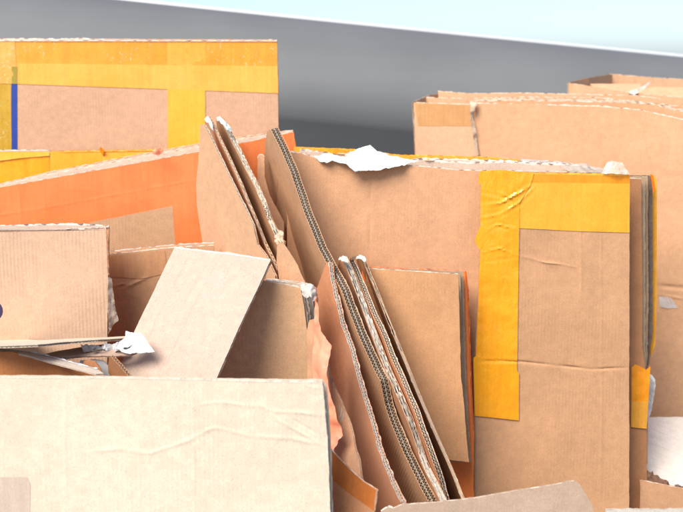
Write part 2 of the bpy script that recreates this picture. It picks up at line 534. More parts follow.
# ---- far right: open box ---------------------------------------------
r = T('open_box', 640, 3.4, 'open-topped brown box in the far right corner with its flaps folded inward', 'box')
f0 = board(r, 'front_wall', [(569, 83), (600, 87.5), (628, 92.5), (720, 101), (722, 'g'), (572, 'g')], pl3((569, 83, 3.33), (720, 101, 3.22), (569, 200, 3.33)), mat=K_LIGHT)
fray(f0, [(569, 83), (628, 92.5), (720, 101)], seed=3, up=(.0005, .004), z=-.002)
board(r, 'side_wall', [(569, 82.5), (587, 78), (612, 74), (612, 300), (571, 300)], pl3((569, 82.5, 3.34), (612, 74, 3.72), (569, 200, 3.34)), mat=K_LIGHT)
f0 = board(r, 'back_wall', [(610, 74), (660, 78), (740, 82), (740, 300), (612, 300)], pl3((612, 74, 3.72), (740, 82, 3.68), (612, 200, 3.72)), mat=K_LIGHT)
fray(f0, [(610, 74), (660, 78), (740, 82)], seed=5, up=(.0005, .003), z=-.002)
f0 = board(r, 'flap', [(590, 84), (640, 83.5), (642, 92), (600, 95)], pl3((590, 84, 3.5), (642, 83, 3.5), (600, 95, 3.42)), mat=K_LIGHT)
fray(f0, [(590, 84), (640, 83.5)], seed=5, up=(.0005, .003), z=-.002)
f0 = board(r, 'flap', [(630, 91), (655, 87), (720, 88), (720, 98), (640, 98)], pl3((630, 91, 3.35), (720, 88, 3.4), (640, 99, 3.33)), mat=K_LIGHT)
fray(f0, [(630, 91), (655, 87), (720, 88)], seed=9, up=(.0005, .004), z=-.002)
sheet('torn_paper', [(628, 92, 3.28), (640, 87, 3.27), (650, 81, 3.27), (650, 84, 3.27), (641, 91, 3.27), (634, 95, 3.27)], TORN, r, wr=.004)

# ---- right: tall brown box -------------------------------------------
r = T('tall_box', 600, 3.05, 'tall plain brown box at far right, its ragged top edge peeling in layers', 'box', G)
PL15 = pl3((473, 103, 3.08), (700, 121, 2.86), (473, 350, 3.10))
b15 = board(r, 'front_wall', [(472.5, 103.5), (523, 103.5), (560, 105.5), (600, 106.5), (639, 110), (662, 115), (683, 120), (760, 132), (760, 'g'), (478, 'g'), (477.5, 155)],
            PL15, mat=kraft((.55, .32, .19), blot=.08), bend=.002, creases=[([(655, 286), (683, 288), (760, 291)], -.003, .006), ([(655, 294), (690, 300)], .0012, .004), ([(642, 111), (650, 160), (655, 250)], .0012, .004), ([(545, 110), (552, 200), (556, 400)], .0009, .004)])
fray(b15, [(476, 103.5), (560, 105.5), (600, 106.5), (639, 110), (683, 120), (760, 132)], seed=2, up=(.001, .007), z=-.001, gap=.1)
for q in range(3):
    bb = board(r, 'layer', [(474, 101-q*1.2), (523, 100.5-q*1.6), (600, 102-q*2), (650, 104-q*.4), (683, 112-q*2.5), (760, 122-q*2), (760, 200), (476, 200)], pl3((473, 103, 3.098+.014*q), (700, 121, 2.878+.014*q), (473, 350, 3.118+.014*q)),
          t=.004, mat=TORN_B if q == 1 else K, jag=.002)
    fray(bb, [(474, 101-q*1.2), (523, 100.5-q*1.6), (600, 102-q*2), (650, 104-q*.4), (683, 112-q*2.5)], seed=22+q, up=(.001, .006), z=-.001, gap=.1, curl=.002, mat=kraft((.66, .51, .39), flute=0))
bb = board(r, 'back_wall', [(438, 91.5), (470, 93.5), (523, 93), (560, 94), (636, 95.5), (662, 99), (670, 102), (760, 112), (760, 'g'), (441, 'g')], pl3((438, 93, 3.30), (700, 100, 3.08), (438, 350, 3.32)), mat=K_LIGHT, jag=.001)
fray(bb, [(438, 92), (470, 93.5), (523, 93), (560, 94), (636, 95.5), (662, 99)], seed=12, up=(.0005, .004), z=-.001, gap=.05)
fray(bb, [(438, 91.5), (453, 92.8)], seed=13, up=(.002, .008), z=-.001, mat=TORN)
bb = board(r, 'corner_wall', [(414, 102.5), (470, 104.5), (473, 115), (474, 126), (476, 140), (478, 155), (478, 'g'), (423, 'g')], pl3((414, 102, 3.14), (473, 103, 3.075), (414, 350, 3.16)), mat=kraft((.57, .35, .225), blot=.06), jag=.0007)
fray(bb, [(416, 102.5), (470, 104.2)], seed=14, up=(.0005, .003), z=-.001)
overlay(bb, 'brown_tape', [(414.5, 103), (470.8, 105), (473, 115), (473.5, 126), (418, 126)], mat=film((.60, .32, .13), (.54, .26, .09), rough=.4, bub=.05, wr=.12), wr=.0002)
bb = board(r, 'side_wall', [(414, 102), (429, 95), (440, 94), (440, 300), (423, 300)], pl3((414, 102, 3.145), (440, 94, 3.32), (414, 350, 3.165)), mat=K_LIGHT)
fray(bb, [(414, 102), (429, 95)], seed=4, up=(.0005, .003), z=-.001)
bb = board(r, 'inner_flap', [(425, 97.5), (466, 98.5), (470, 110), (426, 110)], pl3((425, 97.5, 3.22), (470, 98, 3.19), (425, 130, 3.22)), mat=K_LIGHT)
fray(bb, [(425, 97.5), (440, 98), (466, 98.5)], seed=44, up=(.0005, .006), z=-.001)
sheet('torn_corner', [(470, 101, 3.07), (475, 100, 3.06), (478, 103, 3.06), (475, 107, 3.055), (473.3, 118, 3.065), (477, 140, 3.07), (478.5, 155, 3.07), (476.5, 155, 3.068), (473, 132, 3.062), (470.6, 118, 3.06), (470, 108, 3.06)], TORN_B, r, wr=.003)
overlay(b15, 'clear_tape_scrap', [(659, 297), (667, 296.5), (672, 303), (677.5, 308), (668, 308.5), (660, 307)], mat=CLEAR_W, wr=.002, wl=.01)
bb = overlay(b15, 'clear_tape_scrap', [(668.5, 297), (671, 298), (678, 308), (674.5, 307.5)], mat=CLEAR_W, wr=.002, wl=.01)

# ---- back left: tall box with yellow tape -----------------------------
r = T('tall_box', 120, 2.97, 'tall brown box at back left, rimmed with yellow tape and a blue printed line', 'box', G)
PL1 = vplane(2.95, 2.97)
b1 = board(r, 'front_wall', [(-60, 38.5), (100, 38.6), (277, 39.5), (279, 150), (285, 'g'), (-60, 'g')], PL1, mat=kraft((.53, .325, .215), blot=.07), bend=.0012)
board(r, 'back_wall', [(-60, 38), (277.4, 39.5), (279.4, 150), (285.4, 'g'), (-60, 'g')], vplane(2.975, 2.995), mat=K)
overlay(b1, 'tape_strip', [(-60, 38.8), (277, 39.8), (278.2, 93), (205, 90.2), (100, 86.5), (17, 83.6), (-60, 82)], mat=film((.86, .36, .035), (.85, .27, .015), bub=1.1, wr=.3, bscale=130), off=.0008, wr=.0006)
overlay(b1, 'tape_strip', [(-60, 62.5), (277.6, 66), (278.3, 93.2), (205, 90.5), (100, 86.8), (17, 83.9), (-60, 82.3)], mat=film((.88, .45, .075), (.87, .37, .04), bub=.12, wr=.15), off=.0018, wr=.0004)
overlay(b1, 'tape_strip', [(167.2, 39.5), (204.8, 39.7), (206, 200), (168, 200)], mat=film((.85, .42, .06), (.86, .33, .03), bub=1.2, wr=.2, bscale=150), off=.0012, wr=.0004, seed=5)
overlay(b1, 'tape_strip', [(167.6, 89), (205.2, 90.5), (206, 200), (168, 200)], mat=film((.88, .46, .045), (.87, .40, .03), bub=.08, wr=.12), off=.0026, wr=.0003, seed=5)
overlay(b1, 'tape_strip', [(-60, 83.5), (11.2, 83.6), (12, 200), (-60, 200)], mat=TAPE_SPK, off=.0012, wr=.0005, seed=6)
overlay(b1, 'tape_strip', [(-60, 40), (15, 40), (17.4, 83.7), (-60, 83)], mat=film((.86, .42, .09), (.86, .34, .04), bub=2.0, wr=.4, bscale=150), off=.0028, wr=.0006, seed=6)
overlay(b1, 'blue_stripe', [(11.6, 83.6), (17.4, 83.8), (17.6, 200), (11.8, 200)], mat=BLUE, off=.0014, wr=0)
overlay(b1, 'blue_stripe', [(11.8, 66.5), (17.4, 66.5), (17.4, 83.8), (11.8, 83.6)], mat=OLIVE, off=.0036, wr=0)
fray(b1, [(-60, 39), (40, 39), (90, 38.5)], seed=1, up=(.001, .006), z=.001, curl=.002, mat=TORN)
fray(b1, [(90, 39), (180, 40), (277, 40)], seed=8, up=(.0005, .004), z=.001, gap=.2, mat=CLEAR_W)
fray(b1, [(-60, 40.3), (100, 40.3), (277, 40.6)], seed=18, up=(.000, .0025), z=.003, gap=.35, mat=TORN, base=.002)
fray(b1, [(8, 39.6), (60, 39.8), (110, 39.2)], seed=28, up=(.000, .0035), z=-.002, gap=.3, mat=plain('violet_print', (.16, .13, .34), .6), base=.002)

# ---- left: yellow taped box just in front -----------------------------
r = T('taped_box', 60, 2.82, 'low box wrapped in yellow-orange tape behind the slanting orange box', 'box', G)
PL2 = vplane(2.80, 2.82)
b2 = board(r, 'front_wall', [(-60, 152), (50, 151.5), (100, 150.5), (165, 149.5), (168, 'g'), (-60, 'g')], PL2, mat=K)
b2b = board(r, 'back_wall', [(-60, 150), (50, 149.8), (160, 149), (165, 'g'), (-60, 'g')], vplane(2.825, 2.845), mat=K)
overlay(b2, 'tape_strip', [(-60, 152), (49.5, 151.6), (50, 200), (-60, 200)], mat=TAPE_O2 if False else film((.86, .40, .02), (.85, .29, .008), bub=.05, wr=.4), off=.001, wr=.0008)
overlay(b2, 'tape_strip', [(-60, 152), (50, 151.6), (50, 155.5), (20, 158), (-2, 161), (-60, 163)], mat=film((.87, .50, .06), (.87, .4, .03), bub=.1, wr=.3), off=.004, wr=.002)
overlay(b2, 'tape_strip', [(50.3, 151.4), (102, 150.3), (103, 200), (50, 200)], mat=film((.86, .42, .04), (.86, .33, .015), bub=.15, wr=.3), off=.0032, wr=.0008)
overlay(b2, 'tape_strip', [(102, 150.4), (165, 149.5), (166, 200), (102, 200)], mat=film((.88, .48, .07), (.88, .4, .03), bub=.15, wr=.3), off=.0024, wr=.0006)
fray(b2b, [(-60, 150), (36, 150), (50, 149.8)], seed=1, up=(.0005, .003), z=.002, mat=TORN)
fray(b2, [(60, 151), (165, 149.5)], seed=3, up=(.0005, .003), z=.003, mat=TAPE_L)
sheet('tape_scrap', [(99, 149, 2.8), (101, 146.5, 2.79), (104, 151, 2.79), (103, 156, 2.8)], TAPE_D, r)

# ---- orange box -------------------------------------------------------
r = T('orange_box', 200, 2.66, 'bright orange printed box lying aslant, with a bare brown patch on its face', 'box', G)
PL3_ = vplane(2.62, 2.68)
o1 = board(r, 'front_wall', [(-60, 198), (0, 187.5), (50, 178.5), (100, 169.5), (180, 155.5), (240, 143.5), (293.5, 132), (296.5, 150), (310, 'g'), (-60, 'g')], PL3_, mat=ORANGE, back=K, bend=.0022, t=.004, creases=[([(-40, 222), (60, 205), (195, 180)], .0003, .003), ([(20, 186), (22, 300)], .0006, .003), ([(140, 165), (150, 210)], -.0006, .003)])
o2 = board(r, 'back_wall', [(-60, 193), (0, 184), (50, 172), (100, 162), (150, 152.5), (200, 143.5), (240, 137), (293, 130), (296, 150), (309, 'g'), (-60, 'g')], vplane(2.72, 2.78), mat=K_LIGHT, back=ORANGE, t=.004)
o3 = board(r, 'inner_layer', [(-60, 196), (0, 185.5), (50, 174.5), (100, 165), (150, 155.5), (200, 147), (240, 140), (292, 131), (295, 150), (295, 250), (-60, 250)], vplane(2.65, 2.71), mat=kraft((.66, .50, .38)), fl=kraft((.66, .50, .38)), t=.004, jag=.0008)
o4 = board(r, 'inner_layer', [(-60, 195), (0, 184.7), (50, 173.2), (100, 163.5), (150, 154), (200, 145.3), (240, 138.5), (292, 130.5), (295, 150), (295, 250), (-60, 250)], vplane(2.685, 2.745), mat=kraft((.66, .50, .38)), fl=kraft((.66, .50, .38)), t=.004, jag=.0008)
for B_, ln, sd in ((o1, [(0, 187.5), (50, 178.5), (100, 169.5), (180, 155.5), (240, 143.5), (293, 132)], 2), (o2, [(0, 184), (50, 172), (100, 162), (150, 152.5), (200, 143.5), (240, 137), (293, 130)], 4), (o3, [(0, 185.5), (50, 174.5), (100, 165), (150, 155.5), (200, 147), (240, 140), (292, 131)], 6), (o4, [(0, 184.7), (50, 173.2), (100, 163.5), (150, 154), (200, 145.3), (240, 138.5), (292, 130.5)], 7)):
    fray(B_, ln, seed=sd, up=(.0005, .004), z=-.001, mat=kraft((.70, .54, .42), flute=0, blot=.1), curl=.001)
sheet('torn_paper', [(152, 154, 2.6), (155, 147, 2.6), (158, 149, 2.59), (162, 148, 2.59), (164, 151, 2.59), (158, 156, 2.6)], SALMON, r, wr=.004)
overlay(o1, 'bare_patch', [(85, 225), (92, 222), (172.6, 205.8), (174, 225), (177, 262), (85, 280)], mat=kraft((.44, .275, .165), blot=.1), off=.0006, wr=.0001)

# ---- large main box ---------------------------------------------------
r = T('large_box', 500, 2.5, 'largest upright brown box, wrapped with wide yellow-orange tape at its right end', 'box', G)
M1 = vplane(2.53, 2.50)
m1 = board(r, 'front_wall', [(286, 152), (300, 153), (320, 159.5), (350, 162), (406, 165), (460, 170.5), (500, 171), (600, 172.5), (600, 'g'), (292, 'g')], M1, mat=kraft((.54, .30, .175), blot=.08), bend=.0022, creases=[([(371, 172), (370, 230), (368, 400)], -.0007, .0022)])
m2 = board(r, 'back_wall', [(294, 147), (350, 149.5), (400, 155.5), (460, 156.5), (500, 158.5), (560, 162), (590, 167), (628, 170), (628, 'g'), (298, 'g')], vplane(2.62, 2.585), mat=K)
m3 = board(r, 'inner_layer', [(300, 151), (350, 155), (406, 160), (460, 163), (500, 163), (560, 165), (590, 168.5), (628, 172), (628, 300), (300, 300)], vplane(2.565, 2.53), mat=kraft((.64, .48, .36)), jag=.002, t=.004)
m4 = board(r, 'inner_layer', [(300, 150), (350, 152.5), (406, 158.5), (460, 160), (500, 161), (560, 164), (590, 167.5), (628, 171), (628, 300), (300, 300)], vplane(2.59, 2.555), mat=kraft((.68, .54, .42)), jag=.002, t=.004)
fray(m1, [(288, 152), (300, 153), (320, 159.5), (350, 162), (406, 165), (460, 170.5), (500, 171), (600, 172.5)], seed=2, up=(.001, .006), z=-.001, curl=.002)
fray(m3, [(300, 151), (350, 155), (406, 160), (460, 163), (500, 163), (560, 165), (590, 168.5)], seed=4, up=(.002, .010), z=-.001, curl=.004)
fray(m4, [(300, 150), (350, 152.5), (406, 158.5), (460, 160), (500, 161), (560, 164), (590, 167.5)], seed=6, up=(.002, .008), z=-.001, curl=.004, mat=kraft((.76, .66, .56), flute=0))
fray(m2, [(460, 156.5), (500, 158.5), (560, 162), (590, 167)], seed=7, up=(.001, .005), z=.001, mat=CLEAR_W)
overlay(m2, 'tape_strip', [(294, 146.5), (350, 149), (400, 155), (460, 156), (500, 158), (520, 159.2), (520, 180), (298, 180)], mat=film((.87, .44, .05), (.86, .3, .02), bub=.5, wr=.6), off=.001, wr=.0015)
fray(m2, [(295, 147), (350, 149), (400, 155), (460, 156), (500, 158)], seed=9, up=(.0005, .004), z=.0015, mat=TAPE_L)
sheet('tape_scrap', [(311, 150, 2.57), (330, 149, 2.56), (349, 150.5, 2.56), (344, 154.5, 2.545), (322, 153, 2.55)], TAPE_D, r, wr=.003)
sheet('tape_scrap', [(395, 158, 2.55), (410, 156, 2.55), (417, 158, 2.54), (408, 159.5, 2.54)], TAPE_D, r, wr=.002)
sheet('tape_scrap', [(424, 160, 2.54), (428, 157.5, 2.54), (430, 160, 2.535)], TAPE_D, r, wr=.002)
sheet('clear_tape_scrap', [(352, 152, 2.57), (380, 152, 2.57), (400, 158, 2.56), (392, 161, 2.53), (360, 161, 2.53)], CLEAR_W, r, wr=.003)
sheet('torn_flake', [(314, 155.6, 2.522), (327, 153, 2.51), (346, 157, 2.515), (350, 152.5, 2.53), (362, 147.5, 2.535), (370, 145, 2.54), (374, 148.5, 2.53), (379, 153, 2.52), (396, 157, 2.51), (417, 161.2, 2.51), (407, 164.2, 2.50), (399, 166, 2.485), (385.5, 168.5, 2.485), (372, 171, 2.48), (362, 169.8, 2.483), (355, 172.3, 2.478), (350.5, 168.5, 2.485), (346, 163.5, 2.495), (333, 161, 2.505), (327, 162.8, 2.50), (320, 161.5, 2.508)], plain('white_liner', (.66, .75, .70), .9, .04), r, wr=.0035, wl=.02)
# taped panel in front
M5 = vplane(2.475, 2.465)
cr = [([(519, 256), (530, 258.5), (545, 262.6), (560, 264), (577.5, 267.5)], 0.00165, 0.00263), ([(476, 361), (514, 361), (560, 366), (590.6, 369.5), (629, 368)], -0.00195, 0.00300),
      ([(581, 174), (581, 300)], 0.00068, 0.00225), ([(601, 174), (602, 420), (600, 512)], 0.00052, 0.00300), ([(482, 205), (500, 203), (520, 192), (530, 185)], 0.00263, 0.00300), ([(481, 218), (500, 214), (519, 202), (535, 186)], 0.00225, 0.00300),
      ([(482, 192), (500, 196), (516, 203)], -0.00225, 0.00300), ([(483, 232), (497, 224), (517, 229)], 0.00187, 0.00225), ([(481, 252), (500, 248), (519, 256)], 0.00165, 0.00225), ([(482, 262), (500, 259), (520, 257)], -0.00150, 0.00225)]
m5 = board(r, 'taped_panel', [(480.5, 172), (560, 173.3), (629.8, 174.3), (629.5, 300), (629, 512), (631, 'g'), (474, 'g'), (474, 420), (476, 340), (480.5, 240)], M5, mat=kraft((.475, .265, .15), blot=.12), bend=.0022, creases=cr, jag=.0004)
overlay(m5, 'tape_strip', [(519, 172.6), (629.6, 174.4), (629.6, 232.3), (580.8, 231), (518.8, 227.6)], mat=film((.85, .32, .018), (.83, .22, .008), bub=.08, wr=.22), off=.0009, wr=.0006, grid=.004)
overlay(m5, 'tape_strip', [(519, 182.5), (629.6, 183.5), (629.6, 232.6), (580.8, 231.3), (518.8, 228)], mat=film((.88, .42, .045), (.87, .33, .02), bub=.1, wr=.22), off=.0022, wr=.0004, grid=.004)
overlay(m5, 'tape_strip', [(480.2, 170.8), (500, 169.7), (520, 171.6), (534, 172.8), (530, 186), (519.5, 202), (519, 228), (518.5, 256), (517, 361), (475.8, 361), (478, 300), (480.2, 250), (475.3, 243), (474.6, 239), (478.5, 229), (480.2, 226), (480.5, 184), (477.8, 183), (478.8, 175)],
        mat=film((.90, .40, .022), (.86, .29, .010), bub=.05, wr=.8, rough=.2), off=.0034, wr=.0012, wl=.02, grid=.004)
overlay(m5, 'tape_strip', [(473.2, 358), (480, 351.5), (482, 358), (500, 360.5), (516.5, 361.5), (517, 371), (518.8, 373), (518.8, 420.3), (500, 418.2), (474.4, 415.5)], mat=film((.90, .40, .018), (.87, .30, .010), bub=.05, wr=.7, rough=.2), off=.005, wr=.001, wl=.02, grid=.004)
0 and overlay(m5, 'pale_tape_band', [(602, 232.8), (629.4, 233), (629.2, 360), (602.5, 360)], mat=kraft((.50, .29, .185), blot=.08, rough=.5), off=.0008, wr=.0002)
fray(m5, [(482, 172), (560, 173.3), (627, 174.2)], seed=5, up=(.0005, .004), z=.0008, mat=TAPE_L, curl=.001)
sheet('clear_tape_scrap', [(602, 173.5, 2.46), (604, 168, 2.465), (607, 162, 2.47), (612, 160.8, 2.47), (622, 162.6, 2.465), (627, 170, 2.46), (630.5, 174.5, 2.455), (616, 174, 2.45)], CLEAR, r, wr=.0012, wl=.01)
sheet('clear_tape_scrap', [(560, 165, 2.52), (585, 163, 2.53), (592, 166.5, 2.53), (603, 168, 2.52), (603, 173, 2.49), (570, 172, 2.49)], CLEAR, r, wr=.0015, wl=.01)
# side layers
sA = board(r, 'side_panel', [(600, 177), (641.5, 179), (642.5, 300), (642, 345), (645.5, 369), (647, 420), (647, 'g'), (600, 'g')], vplane(2.60, 2.53), mat=kraft((.36, .17, .085)), jag=.0004, bend=.003)  # reddish inner side, colour darkened for the shadow beside the taped panel
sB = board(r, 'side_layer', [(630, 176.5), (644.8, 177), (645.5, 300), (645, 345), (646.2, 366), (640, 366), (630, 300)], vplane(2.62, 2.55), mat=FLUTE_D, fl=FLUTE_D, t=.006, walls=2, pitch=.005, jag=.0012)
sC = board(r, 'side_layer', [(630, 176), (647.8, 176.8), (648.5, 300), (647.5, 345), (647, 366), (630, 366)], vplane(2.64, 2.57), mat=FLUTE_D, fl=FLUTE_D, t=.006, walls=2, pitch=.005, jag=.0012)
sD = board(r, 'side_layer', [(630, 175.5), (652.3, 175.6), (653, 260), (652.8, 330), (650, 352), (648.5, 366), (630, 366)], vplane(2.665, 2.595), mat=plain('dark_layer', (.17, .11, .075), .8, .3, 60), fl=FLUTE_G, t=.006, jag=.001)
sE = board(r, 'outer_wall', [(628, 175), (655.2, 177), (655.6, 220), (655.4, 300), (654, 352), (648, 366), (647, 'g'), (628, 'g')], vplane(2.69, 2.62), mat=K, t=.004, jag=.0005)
overlay(sE, 'tape_strip', [(650, 174.3), (653.5, 175), (656.6, 180), (656.8, 240), (656.4, 302), (655, 345), (651, 356), (650, 350)], mat=film((.88, .42, .03), (.86, .30, .01), bub=.05, wr=.6), off=.001, wr=.0015)
sheet('tape_scrap', [(650.4, 174, 2.57), (653.6, 176, 2.57), (654.5, 186, 2.57), (653.4, 196, 2.57), (652.2, 186, 2.57)], TAPE_O, r, wr=.001)
overlay(sA, 'tape_strip', [(631, 367), (634.8, 364), (640, 366), (645.5, 369.5), (650, 365.5), (649.5, 374), (648, 400), (646.4, 428.3), (631, 426.6)], mat=film((.90, .33, .015), (.86, .23, .008), bub=.03, wr=.8), off=.003, wr=.0018, wl=.02, grid=.004)
overlay(sA, 'tape_strip', [(631, 401), (648, 401), (646.6, 428.8), (631, 427)], mat=film((.80, .38, .05), (.78, .3, .03), bub=.03, wr=.6), off=.0062, wr=.0008, wl=.02, grid=.004)
fray(sA, [(630, 178), (641.5, 179)], seed=1, up=(.0005, .003)); fray(sC, [(642, 176.6), (647.8, 176.8)], seed=1, up=(.0005, .003)); fray(sD, [(646, 175.6), (652, 175.6)], seed=3, up=(.0005, .003))
for B_, a, b, sd in ((sA, (641.5, 181), (642.3, 345), 11), (sB, (644.8, 178), (645, 345), 12), (sC, (647.8, 178), (647.5, 345), 13)):
    fray(B_, [a, b], seed=sd, up=(.0002, .0022), z=-.002, gap=.2, mat=kraft((.42, .36, .29), flute=0))

r2 = sheet('paper_label', [(647, 373, 2.60), (652, 375, 2.59), (655.2, 380, 2.585), (655.8, 386, 2.585), (653.6, 397, 2.59), (651.5, 409, 2.59), (648, 421.5, 2.59), (645, 421, 2.60)], PAPER, None, wr=.0015, th=.0006)
tag(r2, 'torn white paper label curling out beside the large box\'s orange-taped side', 'label')
for k, (a, b) in enumerate((((649.5, 377), (654.4, 384)), ((649.5, 381), (654, 388)), ((649.3, 386), (653.6, 392)), ((649.2, 392), (652.6, 397)), ((649, 398), (651.5, 402)))):
    sheet('printed_line', [(a[0], a[1], 2.584), (b[0], b[1], 2.579), (b[0], b[1]+.7, 2.579), (a[0], a[1]+.7, 2.584)], INK, r2)

# ---- pale panel at right, brown box below -----------------------------
r = T('cardboard_box', 690, 2.7, 'cream-white box top sloping down at the right edge, its rim jaggedly torn', 'box')
w1 = board(r, 'panel', [(643, 417), (683, 417), (740, 417), (740, 500), (683, 488), (670.5, 485.5), (662, 480), (655, 478), (652, 473), (650, 475), (645, 468)], pl3((646, 417, 2.78), (740, 417, 2.78), (660, 485, 2.56)), mat=kraft((.70, .63, .54), flute=.1, blot=.04, worn=.05), jag=.0012, t=.005)
for k in range(16):
    y0 = 400+k*7
    if y0 < 412: continue
pl = []
for k in range(9):
    y0 = 421+k*7.2; x1 = 738; x0 = 650
    y1 = y0+(x1-x0)*.42
    if y1 > 480:
        x1 = x0+(480-y0)/.42; y1 = 480
    if x1-x0 > 10: overlay(w1, 'printed_line', [(x0, y0), (x1, y1), (x1, y1+.35), (x0, y0+.35)], mat=PINKINK, off=.0006, wr=0, grid=.02)
dk = sheet('torn_edge', [(644, 466, 2.545), (648, 471, 2.545), (651, 473, 2.54), (652, 470.8, 2.54), (654, 475, 2.54), (658, 475.3, 2.54), (660, 478, 2.535), (667, 480.5, 2.53), (671, 486, 2.53), (660, 485, 2.525), (644, 482, 2.53)], plain('dark_torn_liner', (.17, .085, .05), .9, .3, 80), r, wr=.004, wl=.01)
sheet('torn_edge', [(674, 485, 2.53), (678, 484.4, 2.53), (682, 486.4, 2.53), (700, 488, 2.53), (700, 490, 2.53), (676, 487, 2.53)], plain('dark_torn_liner', (.17, .11, .09), .9, .3, 80), r, wr=.003, wl=.01)
r = T('cardboard_box', 690, 2.5, 'brown box at the lower right corner under the cream box top', 'box', G)
w2 = board(r, 'front_wall', [(640, 480.5), (647, 481.5), (683, 489), (760, 504), (760, 'g'), (640, 'g')], pl3((646, 481, 2.50), (740, 500, 2.44), (646, 560, 2.50)), mat=kraft((.42, .235, .14), blot=.12))
fray(w2, [(640, 480.5), (647, 481.5), (683, 489), (740, 500)], seed=4, up=(.0002, .002), mat=TORN)

# ---- brown box with red lining, centre --------------------------------
r = T('red_edged_box', 420, 2.43, 'plain brown box in the centre with a red-orange rim along its top and right edge', 'box', G)
c2 = board(r, 'back_wall', [(362, 266.5), (400, 268), (466, 270.6), (468.5, 290), (471.5, 380), (474, 430), (473.6, 'g'), (362, 'g')], vplane(2.47, 2.43), mat=film((.90, .26, .055), (.88, .18, .035), rough=.45, bub=.1, wr=.2), back=K, t=.004)
c3 = board(r, 'inner_layer', [(366, 268), (400, 269.6), (463, 272), (466, 380), (470, 448), (471.5, 462), (366, 462)], vplane(2.452, 2.402), mat=FLUTE_D, fl=FLUTE_D, t=.006, jag=.0012)
c4 = board(r, 'inner_layer', [(366, 268.3), (400, 269.8), (460.3, 273), (463.5, 380), (467.5, 448), (469.5, 462), (366, 462)], vplane(2.435, 2.388), mat=FLUTE_D, fl=FLUTE_D, t=.006, jag=.0010)
c1 = board(r, 'front_wall', [(366, 268.8), (400, 270.5), (458, 274.2), (459, 300), (461, 375), (466, 430), (467.5, 448), (469, 462.4), (452, 460.4), (366, 440)], pl3((366, 269, 2.385), (458, 274, 2.36), (461, 400, 2.36)), mat=kraft((.50, .27, .14), blot=.1), t=.006)
fray(c1, [(366, 268.8), (400, 270.5), (458, 274.2)], seed=4, up=(.0005, .003), z=-.003)
fray(c2, [(362, 266.5), (400, 268), (466, 270.6)], seed=8, up=(.0002, .003), z=0, mat=SALMON)
fray(c2, [(466, 271), (468.5, 290), (471.5, 380), (474, 430)], seed=8, up=(.0002, .002), z=0, mat=film((.78, .16, .03), (.5, .05, .02), wr=.5))
fray(c3, [(463, 272), (466, 380), (470, 448)], seed=9, up=(.0002, .002), z=-.001, mat=kraft((.50, .46, .40), flute=0))

# ---- brown panel behind the left box ----------------------------------
r = T('cardboard_box', 150, 2.42, 'shaded brown box with torn pale top between the left box and the pale tilted board', 'box', G)
p1 = board(r, 'front_wall', [(90, 256), (110, 254.5), (172, 247.8), (214, 245.5), (214, 'g'), (90, 'g')], vplane(2.40, 2.44), mat=kraft((.44, .245, .14), blot=.15), creases=[([(122, 290), (135, 283), (150, 276)], .002, .004), ([(128, 295), (142, 298)], .002, .004), ([(112, 287), (122, 284), (132, 285)], .0018, .003)], bend=.002)
fray(p1, [(92, 256), (110, 254.5), (172, 247.8), (214, 245.5)], seed=4, up=(.001, .006), z=-.001, mat=TORN)
p2 = board(r, 'back_wall', [(90, 253), (110, 251.5), (172, 245), (214, 243), (214, 300), (90, 300)], vplane(2.425, 2.465), mat=K_LIGHT)
fray(p2, [(92, 253), (110, 251.5), (172, 245), (214, 243)], seed=5, up=(.001, .005), z=-.001, mat=kraft((.66, .62, .58), flute=0))
overlay(p1, 'brown_tape', [(90, 257), (110, 256), (165, 250.5), (168, 273), (140, 279), (120, 277), (90, 278)], mat=film((.50, .255, .12), (.43, .20, .085), rough=.4, bub=.1, wr=.3), off=.0008, wr=.0008)

# ---- left box ---------------------------------------------------------
r = T('cardboard_box', 50, 2.32, 'light ribbed brown box at the left edge with a cut-off dark round print', 'box', G)
PL4 = vplane(2.28, 2.25)
l1 = board(r, 'front_wall', [(-60, 234), (0, 232.3), (60, 231.5), (106, 230.5), (108, 275), (107.3, 337), (107, 380), (107, 'g'), (-60, 'g')], PL4, mat=K_PINK, bend=.0015, wl=.1)
l2 = board(r, 'back_wall', [(-60, 226), (0, 225.6), (40, 224.2), (70, 223.6), (100, 225), (109, 226), (109.4, 275), (109, 337), (109, 'g'), (-60, 'g')], vplane(2.345, 2.31), mat=K_LIGHT)
l3 = board(r, 'top_flap', [(-60, 226.5), (0, 226.3), (60, 225), (106, 227), (106, 230), (60, 229.5), (0, 230.3), (-60, 232)], pl3((-60, 225, 2.35), (108, 226, 2.32), (0, 230.5, 2.305)), t=.003, mat=kraft((.50, .36, .27)), jag=.001)
fray(l2, [(-60, 226), (0, 225.6), (40, 224.2), (70, 223.6), (109, 226)], seed=4, up=(.0005, .004), z=.002, mat=TORN, curl=.003)
fray(l2, [(66, 224), (85, 224), (106, 226)], seed=14, up=(.002, .006), z=.008, mat=TORN, curl=.006)
fray(l3, [(66, 229.8), (85, 229.5), (106, 229)], seed=24, up=(-.002, .004), z=.002, mat=TORN, curl=.006)
fray(l1, [(106, 230.5), (108, 275)], seed=6, up=(.0015, .006), z=-.002, mat=film((.82, .24, .08), (.8, .5, .35), bub=1, wr=.6, bscale=300), curl=.003)
fray(l1, [(106.3, 231), (107.9, 300), (107.3, 337)], seed=16, up=(.0005, .003), z=-.004, mat=TORN_B, curl=.002)
fray(l2, [(109.4, 265), (109.2, 300), (109, 337)], seed=26, up=(.0005, .003), z=-.001, mat=TORN_B, curl=.002)
circ = [(-7.5+10.4*math.cos(a*math.pi/10), 311+10.6*math.sin(a*math.pi/10)) for a in range(20)]
overlay(l1, 'round_print', circ, mat=PURPLE, off=.0006, wr=0, jag=.0001)
